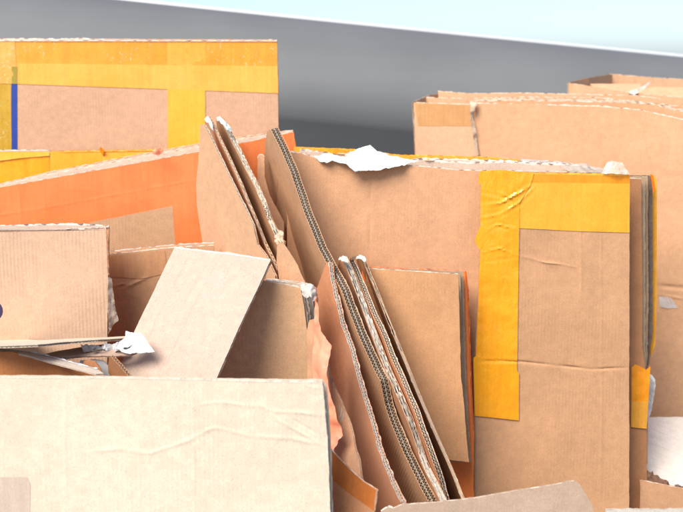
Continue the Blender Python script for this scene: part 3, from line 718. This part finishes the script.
sheet('clear_tape_scrap', [(108, 277, 2.24), (111.5, 278, 2.245), (113, 292, 2.25), (114.5, 305, 2.25), (118.5, 320, 2.25), (113.5, 325, 2.245), (110, 330, 2.24), (108, 334, 2.24)], CLEAR, r, wr=.004, wl=.02)

# ---- upper-centre leaning sheets --------------------------------------
grp = 'ragged cardboard sheets leaning behind the pale board'
r = T('cardboard_sheet', 235, 2.5, 'front and broadest of the three leaning sheets before the orange box, light faintly ribbed face', 'sheet', grp)
PA = pl3((204, 126, 2.45), (256, 245, 2.30), (196, 183, 2.53))
a1 = board(r, 'panel', [(200, 124.5), (203.5, 125), (209, 135), (233, 185), (253, 226), (257, 245), (266, 256), (276, 276), (282, 330), (204, 330), (203, 249), (196.5, 205), (195.5, 183), (198, 161), (199, 139)], PA, mat=kraft((.56, .345, .215), flute=1.0, blot=.06), flute='v', t=.005, bend=.0015, jag=.0005, fl=FLUTE_G, creases=[([(228, 178), (229, 250)], -.001, .0025)])
fray(a1, [(203.5, 125), (209, 135), (233, 185), (253, 226)], seed=3, up=(.0003, .0022), z=-.004, mat=kraft((.50, .44, .36), flute=0))
r = T('cardboard_sheet', 238, 2.5, 'thin middle sheet of the three leaning before the orange box, with a white torn tip', 'sheet', grp)
PB = pl3((212, 124, 2.47), (265, 245, 2.31), (205, 124, 2.57))
bb = board(r, 'panel', [(205, 118), (208, 117), (212.5, 126), (241, 185), (256, 222), (264, 243), (277, 270), (283, 300), (262, 300), (214, 190), (205, 135)], PB, mat=K, t=.006, fl=FLUTE_G, jag=.0009)
fray(bb, [(208, 117.5), (212.5, 126), (241, 185), (256, 222), (264, 243)], seed=5, up=(.0003, .0025), z=-.003, mat=kraft((.56, .48, .40), flute=0))
sheet('torn_paper', [(204.5, 118.5, 2.49), (206.5, 116.8, 2.49), (209, 117.5, 2.47), (212, 123, 2.46), (213.5, 131, 2.45), (211, 128, 2.45), (208.5, 122.5, 2.46), (205.5, 121, 2.47)], plain('white_liner', (.66, .77, .70), .9, .05), r, wr=.003, wl=.01)
r = T('cardboard_sheet', 260, 2.5, 'rearmost of the three leaning sheets before the orange box, with a crushed grey edge', 'sheet', grp)
PC = pl3((228, 135, 2.49), (268, 227, 2.34), (217, 125, 2.60))
cc = board(r, 'panel', [(217, 120), (220, 119), (227, 133), (253.5, 185), (262, 204), (268, 222), (277, 240), (281, 243), (280, 252), (282, 262), (262, 290), (217, 220)], PC, mat=kraft((.46, .26, .15)), walls=2, t=.011, fl=FLUTE_G, pitch=.006, jag=.0016, flute=('along', (227, 133), (253.5, 185)))
fray(cc, [(224, 127), (253.5, 185), (262, 204), (268, 222), (277, 240)], seed=5, up=(.0005, .005), z=-.004, mat=kraft((.60, .54, .46), flute=0), curl=.003)
fray(cc, [(226, 131), (253.5, 185), (262, 204), (268, 222), (277, 240)], seed=15, up=(.0005, .004), z=-.009, mat=kraft((.52, .46, .38), flute=0), curl=.003)
sheet('torn_paper', [(217, 120, 2.485), (216.8, 117, 2.485), (220, 116.4, 2.48), (224, 120.5, 2.47), (229, 125, 2.47), (232.5, 131, 2.465), (230.5, 131.5, 2.46), (227, 129, 2.455), (224, 125, 2.46), (220, 122, 2.47)], plain('white_liner', (.66, .77, .70), .9, .05), r, wr=.003, wl=.01)
sheet('torn_knob', [(275, 236, 2.29), (279, 230, 2.29), (283, 231, 2.28), (284.5, 238, 2.27), (282.5, 243, 2.27), (277.5, 245, 2.27), (276, 242, 2.28)], TORN_B, r, wr=.008, wl=.006)
# curved inner roll below the knob
r = T('cardboard_sheet', 290, 2.4, 'smooth bent sheet curving down below the crushed grey edge of the leaning sheets', 'sheet')
R1 = vplane(2.19, 2.19)
RA = [None]
def roll(x, y, fr):
    a, b = fr.uv(279, 244), fr.uv(301, 290); d = (b-a).normalized(); q = V((x, y))-a; s_ = q.x*d.y-q.y*d.x
    return -14*(s_)**2
rr = board(r, 'panel', [(277, 246), (279, 243.5), (283.5, 243), (288, 250), (298, 266), (305.5, 284), (309, 300), (309, 340), (280, 340), (279, 282), (276.5, 262)], R1, mat=kraft((.56, .33, .20), blot=.08), bend=.001, wl=.05, grid=.006, t=.0025, fold=roll)
r = T('cardboard_sheet', 262, 2.6, 'narrow brown strip with a rounded top between the leaning sheets and the double-wall board', 'sheet')
rr = board(r, 'panel', [(257.5, 158), (259, 155), (262, 154.5), (264.5, 156.5), (264.5, 176), (270, 196), (284, 222), (284, 240), (272, 236), (262, 200), (257.5, 180)], vplane(2.53, 2.53), mat=kraft((.52, .30, .185)), t=.004, bend=.001, wl=.04)
fray(rr, [(257.5, 158), (259, 155), (262, 154.5), (264.5, 156.5)], seed=2, up=(.0005, .003), mat=TORN)

# ---- double-wall board ------------------------------------------------
r = T('double_wall_board', 330, 2.3, 'long double-wall board with a waved honeycomb edge running diagonally from the top', 'board', GS)
PD = pl3((272, 132, 2.46), (383, 391, 2.14), (264, 150, 2.57))
EDG = [(272, 132), (281, 153), (290, 174), (297, 193), (305.5, 215), (313, 233), (319.8, 250), (327, 263), (334, 276), (341, 290), (350.3, 314.5), (362, 342), (374, 370), (380, 381), (382.5, 392), (385, 404), (392, 424), (403, 450), (412, 469), (428, 500), (447, 545), (468, 600)]
d1 = board(r, 'panel', [(267.5, 131), (270.5, 129.3)]+EDG+[(380, 620), (330, 480), (262, 300), (262, 200), (263, 175)], PD, mat=kraft((.55, .335, .205), flute=.9, blot=.1), walls=2, t=.0175, jag=.0008, flute=('perp', (290, 174), (341.6, 289.5)), bend=.002,
           creases=[([(275, 150), (279, 175), (277, 200), (274, 214)], -.0009, .004)], pitch=.0072)
fray(d1, EDG[8:18], seed=3, up=(.0002, .0018), z=-.0175, mat=TORN_B)
# ---- fan: sheet A -----------------------------------------------------
PE = pl3((328.5, 263.7, 2.27), (391, 482, 1.99), (312, 310, 2.34))
E1 = [(327.8, 262), (329.5, 272), (334, 295), (337.5, 313), (342, 329.6), (354, 366.5), (360, 387), (367, 410), (376, 444.5), (391, 482), (402, 503), (425, 550), (440, 600)]
r = T('cardboard_sheet', 350, 2.1, 'reddish brown sheet foremost in the leaning fan, its waved edge pale and crumpled', 'sheet', GS)
e1 = board(r, 'panel', [(326.5, 262.5)]+E1+[(340, 600), (320, 470), (312, 400), (313, 330), (313.5, 300)], PE, mat=kraft((.54, .245, .135), flute=.15, blot=.2, rough=.6, stain=(.62, .33, .21)), walls=2, t=.0100, jag=.0012, flute=('perp', (334, 295), (391, 482)), bend=.003, wl=.12, fl=kraft((.58, .50, .42), flute=0, blot=.2), pitch=.0078)
fray(e1, E1[:11], seed=3, up=(.0003, .003), z=-.0005, mat=TORN, gap=.1)
fray(e1, E1[2:11], seed=13, up=(.0003, .003), z=-.0100, mat=TORN, gap=.2)
# ---- fan: sheet B (grey ribbon edge) ----------------------------------
E2 = [(342, 260.5), (349.5, 280), (356, 297), (362.7, 314.6), (376, 346), (388, 375), (399, 398), (407, 420.5), (420, 463), (439, 500.7), (460, 550), (480, 600)]
r = T('cardboard_sheet', 390, 2.15, 'sheet in the leaning fan whose long edge is crushed into a flat grey ribbon', 'sheet', GS)
PF = pl3((342, 260.5, 2.31), (439, 500.7, 2.0), (333, 260, 2.43))
g1 = board(r, 'panel', [(339, 258.5), (342, 257.5)]+E2+[(420, 600), (370, 480), (345, 380), (336, 300), (337, 268)], PF, mat=kraft((.60, .34, .21), flute=.3), walls=2, t=.0125, jag=.0010, flute=('along', (349.5, 280), (420, 463)), fl=kraft((.50, .47, .42), flute=0, blot=.2), pitch=.005, bend=.0025)
for q in range(4):
    fray(g1, E2[:11], seed=33+q, up=(.0004, .004), z=-.0015-.0028*q, mat=kraft((.62, .54, .45) if q % 2 else (.50, .43, .35), flute=0), curl=.002, base=.004, freq=40)
sheet('torn_paper', [(338.5, 259.5, 2.30), (340, 256.5, 2.30), (345, 256.3, 2.29), (348, 258.5, 2.29), (348, 262, 2.28), (344, 261.5, 2.28), (342, 260.8, 2.28)], TORN, r, wr=.003, wl=.006)
# ---- fan: sheet C (double wave) ---------------------------------------
E3 = [(350, 262), (356, 276), (363, 293), (372, 314.6), (386, 346), (399, 375), (407, 395), (415, 415), (433.7, 466), (443, 498), (458, 545), (476, 600)]
r = T('cardboard_sheet', 400, 2.2, 'orange-brown sheet with dark waved edge, between the grey ribbon edge and the rearmost sheet', 'sheet', GS)
PH = pl3((350, 262, 2.335), (443, 498, 2.035), (343, 262, 2.45))
h1 = board(r, 'panel', [(349.3, 260), (350.3, 257.5), (352, 257)]+E3+[(420, 600), (380, 480), (355, 380), (344, 300), (345, 268)], PH, mat=kraft((.64, .33, .19), flute=.3), walls=2, t=.0105, jag=.0012, flute=('perp', (356, 276), (433.7, 466)), pitch=.0076, bend=.002)
fray(h1, E3[:10], seed=4, up=(.0002, .003), z=-.0095, mat=TORN, gap=.3)
# ---- fan: sheet D -----------------------------------------------------
E4 = [(361, 258), (366, 269), (373, 286), (385, 316), (398, 347), (410, 375), (430, 424), (445, 460), (460.4, 498), (480, 545), (500, 600)]
r = T('cardboard_sheet', 420, 2.25, 'rearmost sheet of the leaning fan, with thin edge and white torn top', 'sheet', GS)
PI_ = pl3((361, 258, 2.37), (460.4, 498, 2.07), (356, 258, 2.48))
i1 = board(r, 'panel', [(356.5, 258), (358, 256.5)]+E4+[(440, 600), (400, 480), (372, 380), (354, 300), (353, 268)], PI_, mat=kraft((.50, .28, .155)), t=.0065, jag=.0006, flute=('along', (366, 269), (430, 424)), fl=FLUTE_G, pitch=.005)
fray(i1, E4[:10], seed=4, up=(.0002, .0015), z=-.001, mat=TORN_B); fray(i1, E4[:10], seed=41, up=(.0002, .0015), z=-.0055, mat=TORN_B)
sheet('torn_paper', [(356, 258.5, 2.36), (357.5, 256, 2.36), (361, 255.2, 2.35), (364.5, 256.5, 2.345), (366.3, 260.5, 2.34), (364, 261.5, 2.34), (361, 258.8, 2.34)], plain('white_liner', (.66, .78, .74), .9, .05), r, wr=.003, wl=.006)
# ---- bent sheet between salmon paper and the fan ----------------------
r = T('cardboard_sheet', 345, 2.05, 'dim bent brown sheet between the orange paper strip and the reddish leaning sheet', 'sheet')
def rollf(x, y, fr): return -.10*max(0, x-.0)**1.5 if x > 0 else 0
z1 = board(r, 'panel', [(320, 318), (324, 330), (331, 372), (341, 405), (353, 438), (365.5, 482), (372, 505), (388, 560), (310, 580), (312, 320)], pl3((318, 350, 2.09), (331, 372, 2.05), (365, 482, 1.93)), mat=kraft((.46, .255, .16)), bend=.008, wl=.09, t=.004, grid=.008)

# ---- torn grey-edged box with dark cavity -----------------------------
r = T('cardboard_box', 270, 2.12, 'brown box in deep shade beside the pale board, its right corner torn to grey layers', 'box', G)
PL7 = vplane(2.13, 2.10)
s1 = board(r, 'front_wall', [(205, 277), (262, 281.3), (285, 284.5), (300.5, 288), (303, 300), (307, 330), (311.7, 365), (313, 380), (318, 'g'), (190, 'g'), (200, 300)], PL7, mat=kraft((.52, .32, .19), blot=.06), bend=.001)
board(r, 'top_flap', [(222, 268), (258, 268), (264, 279.5), (222, 278)], pl3((222, 278, 2.135), (264, 279.5, 2.135), (258, 266, 2.34)), mat=K_DARK, t=.004)  # unseen flap, added to keep sky light out of the cavity
fray(s1, [(265, 281.7), (275, 283), (285, 284.5), (300.5, 288)], seed=6, up=(.0015, .006), z=-.001, mat=TORN, curl=.003)
for q in range(4):
    sx = (1.6+q*2.6); bt = .9+q*1.35
    bb = board(r, 'torn_layer', [(266, 280.8-q*.5), (290, 282.5-q*.6), (300.5+sx*1.05, 284.5-q*.2), (303+sx, 300), (308+sx*.8, 330), (312+bt, 365), (313.4+bt, 380), (318+bt, 480), (274, 480)], vplane(2.138+.010*q, 2.108+.010*q), t=.005, walls=1, mat=TORN_B, fl=FLUTE_G, jag=.0022, pitch=.006)
    fray(bb, [(300.5+sx*1.05, 284.5), (303+sx, 300), (308+sx*.8, 330), (312+bt, 365), (313.4+bt, 380)], seed=6+q, up=(.0005, .004), z=-.001, mat=kraft((.62, .57, .5) if q % 2 else (.36, .31, .26), flute=0), curl=.004)
    fray(bb, [(266, 280.8-q*.5), (290, 282.5-q*.6), (300.5+sx*1.05, 284.5)], seed=66+q, up=(.0005, .004), z=-.001, mat=TORN, curl=.003)
s5 = board(r, 'back_wall', [(266, 279.2), (290, 281.5), (311, 284.5), (316.5, 291), (318.5, 305), (320, 380), (322, 'g'), (276, 'g')], vplane(2.185, 2.155), mat=K, back=ORANGE, t=.004)
fray(s5, [(262, 279), (290, 281.5), (311, 284.5)], seed=9, up=(.0003, .0035), z=-.003, mat=SALMON)
sheet('torn_paper', [(300, 285, 2.085), (306, 283, 2.09), (313, 285, 2.09), (316.5, 290, 2.09), (317, 297, 2.09), (314, 301, 2.085), (310, 296, 2.075), (306, 299, 2.07), (302, 295, 2.07)], kraft((.66, .56, .47), flute=0, blot=.3), r, wr=.004, wl=.014)
sheet('torn_paper', [(311, 284.5, 2.10), (316, 288, 2.10), (317.8, 296, 2.10), (318, 306, 2.10), (316, 305, 2.09), (315.6, 295, 2.09), (312.6, 288, 2.09)], SALMON, r, wr=.003, wl=.008)
sheet('torn_liner', [(315.5, 296, 2.040), (318, 306, 2.035), (318.6, 319, 2.030), (321, 331, 2.025), (326, 338, 2.015), (332.2, 346, 2.005), (330.5, 354, 2.000), (328, 363, 1.995), (327, 372, 1.990), (328, 385, 1.985), (330.5, 397, 1.975), (335.5, 411, 1.965), (343.5, 436, 1.955), (338, 441, 1.955), (334, 452, 1.945), (331, 470, 1.945), (322, 470, 1.945), (316, 420, 1.985), (313, 380, 2.015), (314, 340, 2.035)], SALMON, r, wr=.0035, wl=.045)

# ---- pale leaning flap ------------------------------------------------
r = T('pale_board', 200, 1.95, 'bright pale tan board leaning at a tilt, its long right edge thin and grey', 'board')
PG = pl3((175, 247, 2.17), (270, 259, 2.085), (170, 378, 1.975))
x1 = board(r, 'panel', [(175, 247), (192, 249.5), (206, 250.3), (221, 252.4), (228, 251.6), (246, 255.5), (270.5, 259), (262, 278), (244, 317), (217, 378), (202, 412), (100, 412), (114, 380), (134.5, 331), (153, 293)], PG, mat=kraft((.50, .375, .295), flute=.3, blot=.05, worn=.2), back=K_DARK, t=.0072, jag=.0005, flute=('along', (244, 317), (217, 378)), fl=FLUTE_G, pitch=.006, bend=.0018,  # back coloured dark so less light bounces into the cavity
           creases=[([(192, 250), (160, 310), (130, 378)], .0011, .0025), ([(221, 253), (190, 310), (160, 378)], .0009, .0025), ([(215, 252), (182, 310), (150, 378)], -.0008, .0025)])
fray(x1, [(175, 247), (192, 249.5), (221, 252.4), (246, 255.5), (270, 259)], seed=2, up=(.0002, .0016), z=0, mat=kraft((.70, .60, .48), flute=0), th=.0008)
fray(x1, [(270.5, 259), (262, 278), (244, 317), (217, 378)], seed=3, up=(.0003, .0018), z=-.004, mat=FLUTE_G)

# ---- small stack at the left ------------------------------------------
r = T('cardboard_sheet', 60, 2.1, 'nearly flat sheet with a thin waved edge lying along the foot of the left box', 'sheet')
board(r, 'panel', [(-60, 346), (0, 345.6), (38, 343.8), (70, 341.5), (100, 339.8), (124.5, 338), (126, 336.5), (60, 339), (-60, 341)], pl3((-60, 346, 2.02), (124.5, 338, 2.06), (0, 341.5, 2.20)), mat=K_PALE, t=.0042, flute=('perp', (0, 345.6), (100, 339.8)), jag=.001, pitch=.0065)
r = T('cardboard_sheet', 90, 2.1, 'tan folded sheet with a grey crumpled end jutting right above the shaded open box', 'sheet')
q1 = board(r, 'panel', [(30, 358), (58, 351), (84, 346.5), (105, 344), (126, 343), (128, 351), (100, 353), (75, 356.5), (55, 358.5)], pl3((30, 358, 1.99), (128, 351, 2.02), (84, 346.5, 2.07)), mat=kraft((.60, .44, .33)), t=.004, flute=('perp', (55, 358.5), (128, 351)), jag=.0008)
board(r, 'folded_side', [(53, 358.5), (75, 354.5), (90, 352.3), (108, 349), (128, 350.5), (137, 353), (130, 355.5), (108, 356.2), (85, 356), (60, 358.7)], pl3((53, 359, 1.985), (137, 353, 1.99), (100, 350, 2.0)), mat=kraft((.36, .25, .19), blot=.4), t=.003, jag=.0012)
q2 = sheet('crumpled_liner', [(82, 346, 2.0), (86, 344.5, 2.0), (92, 346.5, 2.005), (100, 346, 2.005), (114, 343.5, 2.005), (121, 344, 1.995), (126, 347, 1.995), (124, 352, 1.990), (112, 352, 1.990), (104, 349.5, 1.995), (92, 350.8, 2.000), (83, 351, 2.000)], kraft((.56, .54, .52), flute=0, blot=.4), r, wr=.012, wl=.012)
sheet('crumpled_liner', [(91, 349.5, 1.990), (96, 347.5, 1.990), (98, 349, 1.987), (104, 349.3, 1.985), (102, 351, 1.987), (93, 351.5, 1.988)], plain('dark_torn_liner', (.10, .08, .07), .9, .3, 80), r, wr=.004, wl=.006)
wp = sheet('paper_scrap', [(126, 331, 2.005), (130, 332.5, 2.005), (141, 333, 2.002), (144, 337, 2.000), (154.6, 351.8, 1.980), (148, 352.6, 1.980), (137.5, 353, 1.980), (132, 353.2, 1.980), (126, 353.6, 1.980), (122, 352.5, 1.985), (118, 349, 1.985), (114, 347.3, 1.990), (118, 344.5, 1.995), (121, 340.5, 2.000), (125, 338.5, 2.002)], PAPER, None, wr=.004, wl=.012)
tag(wp, 'crumpled white paper scrap with a few dark smudges, lying against the pale tilted board', 'paper')
for k, pts in enumerate(([(123, 348), (125, 347.2), (127.5, 347.6), (129.5, 346.4), (129, 348.6), (126.5, 349.6), (124, 349.6)], [(128.6, 347), (130.5, 345.6), (131.2, 345.9), (130.2, 348), (129, 348.5)], [(131, 344.2), (131.8, 344), (132, 346.6), (131.2, 347)])):
    sheet('dark_smudge', [(a, b, 1.974) for a, b in pts], plain('soot', (.05, .05, .055), .8, .3), wp, th=.0004)
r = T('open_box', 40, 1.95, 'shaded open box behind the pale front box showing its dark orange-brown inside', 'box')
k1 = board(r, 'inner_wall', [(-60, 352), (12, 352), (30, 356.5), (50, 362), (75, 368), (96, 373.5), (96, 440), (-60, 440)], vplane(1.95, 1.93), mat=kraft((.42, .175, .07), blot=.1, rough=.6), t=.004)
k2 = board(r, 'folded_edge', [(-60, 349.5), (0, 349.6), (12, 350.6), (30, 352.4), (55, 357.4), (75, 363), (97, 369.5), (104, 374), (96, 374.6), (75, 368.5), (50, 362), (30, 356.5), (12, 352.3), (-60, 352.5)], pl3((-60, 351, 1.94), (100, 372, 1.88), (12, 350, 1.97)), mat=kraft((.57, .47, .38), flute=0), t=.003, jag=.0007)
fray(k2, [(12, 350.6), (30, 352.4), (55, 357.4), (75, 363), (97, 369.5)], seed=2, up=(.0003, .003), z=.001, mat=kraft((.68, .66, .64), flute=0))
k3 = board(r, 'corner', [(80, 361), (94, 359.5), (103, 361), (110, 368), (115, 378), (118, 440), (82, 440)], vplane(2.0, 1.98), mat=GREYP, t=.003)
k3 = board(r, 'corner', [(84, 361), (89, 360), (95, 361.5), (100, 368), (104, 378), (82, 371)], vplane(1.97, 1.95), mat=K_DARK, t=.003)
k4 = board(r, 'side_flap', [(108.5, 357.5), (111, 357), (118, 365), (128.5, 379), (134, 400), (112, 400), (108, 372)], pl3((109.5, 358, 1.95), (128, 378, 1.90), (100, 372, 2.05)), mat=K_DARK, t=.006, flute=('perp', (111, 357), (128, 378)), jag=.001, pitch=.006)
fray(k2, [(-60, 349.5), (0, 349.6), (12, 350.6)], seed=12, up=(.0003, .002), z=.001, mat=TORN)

# ---- pale foreground box ----------------------------------------------
r = T('pale_box', 160, 1.76, 'big cream-coloured box filling the lower left, creased near its top right corner', 'box', G)
PL8 = vplane(1.77, 1.72)
v1 = board(r, 'front_wall', [(-60, 375.5), (0, 376.5), (90, 377), (130, 377.4), (200, 378.6), (260, 380), (318, 381.2), (322, 381), (323.2, 388), (325.3, 415), (327.6, 440), (329, 470), (330.5, 512), (336, 'g'), (-60, 'g')], PL8, mat=K_PALE, walls=1, fl=kraft((.62, .50, .38), flute=0), t=.005, jag=.0006, bend=.0018, wl=.2,
           creases=[([(65.5, 378), (65, 440), (66, 560)], 0.00041, .0035), ([(140, 379), (140, 512)], 0.00022, .003), ([(193.5, 380), (194, 512)], 0.00026, .003), ([(284, 381), (285, 402)], 0.00037, .003),
                    ([(85, 452), (120, 449), (150, 453.5), (170, 447), (190, 440), (208, 430), (215, 427.5), (228, 430.5), (250, 436), (290, 438), (327, 446)], 0.00059, .0035),
                    ([(193, 407.5), (204, 403.5), (226, 402.5), (247, 406), (262, 405.5), (272, 411), (300, 412.5), (325, 416)], 0.00067, .003), ([(262, 405), (278, 420), (300, 432), (327, 448)], 0.00082, .003), ([(283, 413), (300, 424), (327, 440)], -0.00067, .003), ([(300, 381), (312, 388), (323, 389)], 0.00093, .003), ([(304, 392), (314, 396), (324, 395)], -0.00120, .002)])
v2 = board(r, 'back_wall', [(-60, 375.2), (130, 377.2), (260, 379.4), (322, 380.2), (326.5, 386), (329, 415), (331, 440), (333, 512), (339, 'g'), (-60, 'g')], vplane(1.785, 1.735), mat=K_PALE, t=.004)
fray(v1, [(322.5, 382), (325.3, 415), (327.6, 440)], seed=2, up=(.0008, .0035), z=-.003, mat=kraft((.60, .52, .42), flute=0), curl=.002)
fray(v1, [(327.6, 440), (329, 470), (330.5, 512)], seed=6, up=(.0002, .0012), z=-.004, mat=kraft((.60, .52, .42), flute=0), curl=.001)
fray(v1, [(-60, 376), (0, 376.5), (130, 377.4), (200, 378.6), (260, 380), (318, 381.2)], seed=3, up=(.0001, .0014), z=0, mat=kraft((.68, .60, .48), flute=0), curl=.0005, th=.0007)
fray(v1, [(300, 380.8), (318, 381.2), (323, 383)], seed=4, up=(.0008, .003), z=-.001, mat=kraft((.64, .54, .42), flute=0), curl=.002)
overlay(v1, 'clear_tape', [(-60, 477.5), (27, 477.2), (30, 484), (29.5, 560), (-60, 560)], mat=film((.60, .475, .37), (.58, .455, .35), rough=.5, bub=.05, wr=.1, name='clear_film'), off=.0008, wr=.0002)

# ---- bottom boards ----------------------------------------------------
r = T('cardboard_sheet', 350, 1.83, 'small bent brown flap with a glossy tape band beside the pale front box', 'sheet')
y1 = board(r, 'panel', [(322, 440), (333, 452), (340, 459.5), (347, 467), (354, 474.5), (363, 482), (377, 490.4), (375.5, 500), (374, 511), (374, 600), (322, 600)], pl3((330, 452, 1.86), (377, 490, 1.80), (330, 540, 1.84)), mat=kraft((.40, .19, .10), rough=.5), t=.0035, jag=.0004)
overlay(y1, 'brown_tape', [(324, 443), (333, 452.6), (347, 467.6), (363, 482.6), (375, 490.3), (373.4, 500), (373.2, 511), (352, 496), (333, 480), (322, 470)], mat=TAPE_BRG, off=.0006, wr=.0006)
fray(y1, [(330, 449), (347, 467), (363, 482), (377, 490.4)], seed=2, up=(.0002, .0013), z=-.001, mat=TORN)
fray(y1, [(377, 490.4), (375.5, 500), (374, 511)], seed=3, up=(.0003, .002), z=-.001, mat=TORN)
r = T('cardboard_sheet', 480, 1.8, 'dull brown flap with a slanting ragged top edge at the bottom centre', 'sheet')
y2 = board(r, 'panel', [(381, 511), (388, 506.5), (393, 508), (401.6, 504.7), (430, 502.2), (460, 500), (480, 497), (509, 492), (545, 486), (574, 481.2), (579, 484), (586, 494), (592, 505), (594, 515), (597, 620), (381, 620)], vplane(1.80, 1.78), mat=kraft((.46, .33, .235), blot=.07), t=.0045, jag=.0006, bend=.002)
fray(y2, [(381, 510.6), (388, 506.5), (393, 508), (401.6, 504.7)], seed=2, up=(.0005, .003), z=-.001, mat=TORN)
fray(y2, [(401.6, 504.7), (460, 500), (480, 497), (509, 492), (545, 486), (574, 481.2)], seed=3, up=(.0002, .0018), z=-.001, mat=TORN)
fray(y2, [(574, 481.2), (579, 484), (592, 505)], seed=4, up=(.0002, .0012), z=-.001, mat=TORN)
r = T('cardboard_sheet', 680, 1.8, 'thin grey-brown cardboard edge just showing along the bottom right corner', 'sheet')
y3 = board(r, 'panel', [(606, 510.3), (640, 509.6), (683, 509.2), (760, 508.5), (760, 620), (606, 620)], vplane(1.80, 1.79), mat=kraft((.56, .50, .42)), t=.006, jag=.0012)
fray(y3, [(606, 510.3), (640, 509.6), (683, 509.2), (740, 508.7)], seed=3, up=(.0002, .002), z=-.001, mat=kraft((.45, .42, .38), flute=0))

# ------------------------------------------------------------------ light
EL, AZ = math.radians(46), math.radians(214)     # azimuth clockwise from +Y: behind the camera, to its left
L = V((math.sin(AZ)*math.cos(EL), math.cos(AZ)*math.cos(EL), math.sin(EL)))
sd_ = bpy.data.lights.new('sun', 'SUN'); sd_.energy = 2.2; sd_.angle = math.radians(36); sd_.color = (1, .94, .86)
so = bpy.data.objects.new('sun', sd_); COL.objects.link(so); so.rotation_euler = L.to_track_quat('Z', 'Y').to_euler()
w = bpy.data.worlds.new('World'); scene.world = w; w.use_nodes = True
nt = w.node_tree; nt.nodes.clear()
o = nt.nodes.new('ShaderNodeOutputWorld'); bg = nt.nodes.new('ShaderNodeBackground'); sk = nt.nodes.new('ShaderNodeTexSky')
sk.sky_type = 'NISHITA'; sk.sun_disc = False; sk.sun_elevation = EL; sk.sun_rotation = AZ
sk.air_density = .6; sk.dust_density = 1.0; sk.ozone_density = 1.0
nt.links.new(sk.outputs[0], bg.inputs[0]); bg.inputs[1].default_value = .08; nt.links.new(bg.outputs[0], o.inputs[0])
scene.view_settings.view_transform = 'Standard'; scene.view_settings.look = 'None'
scene.view_settings.exposure = 1.38; scene.view_settings.gamma = 1
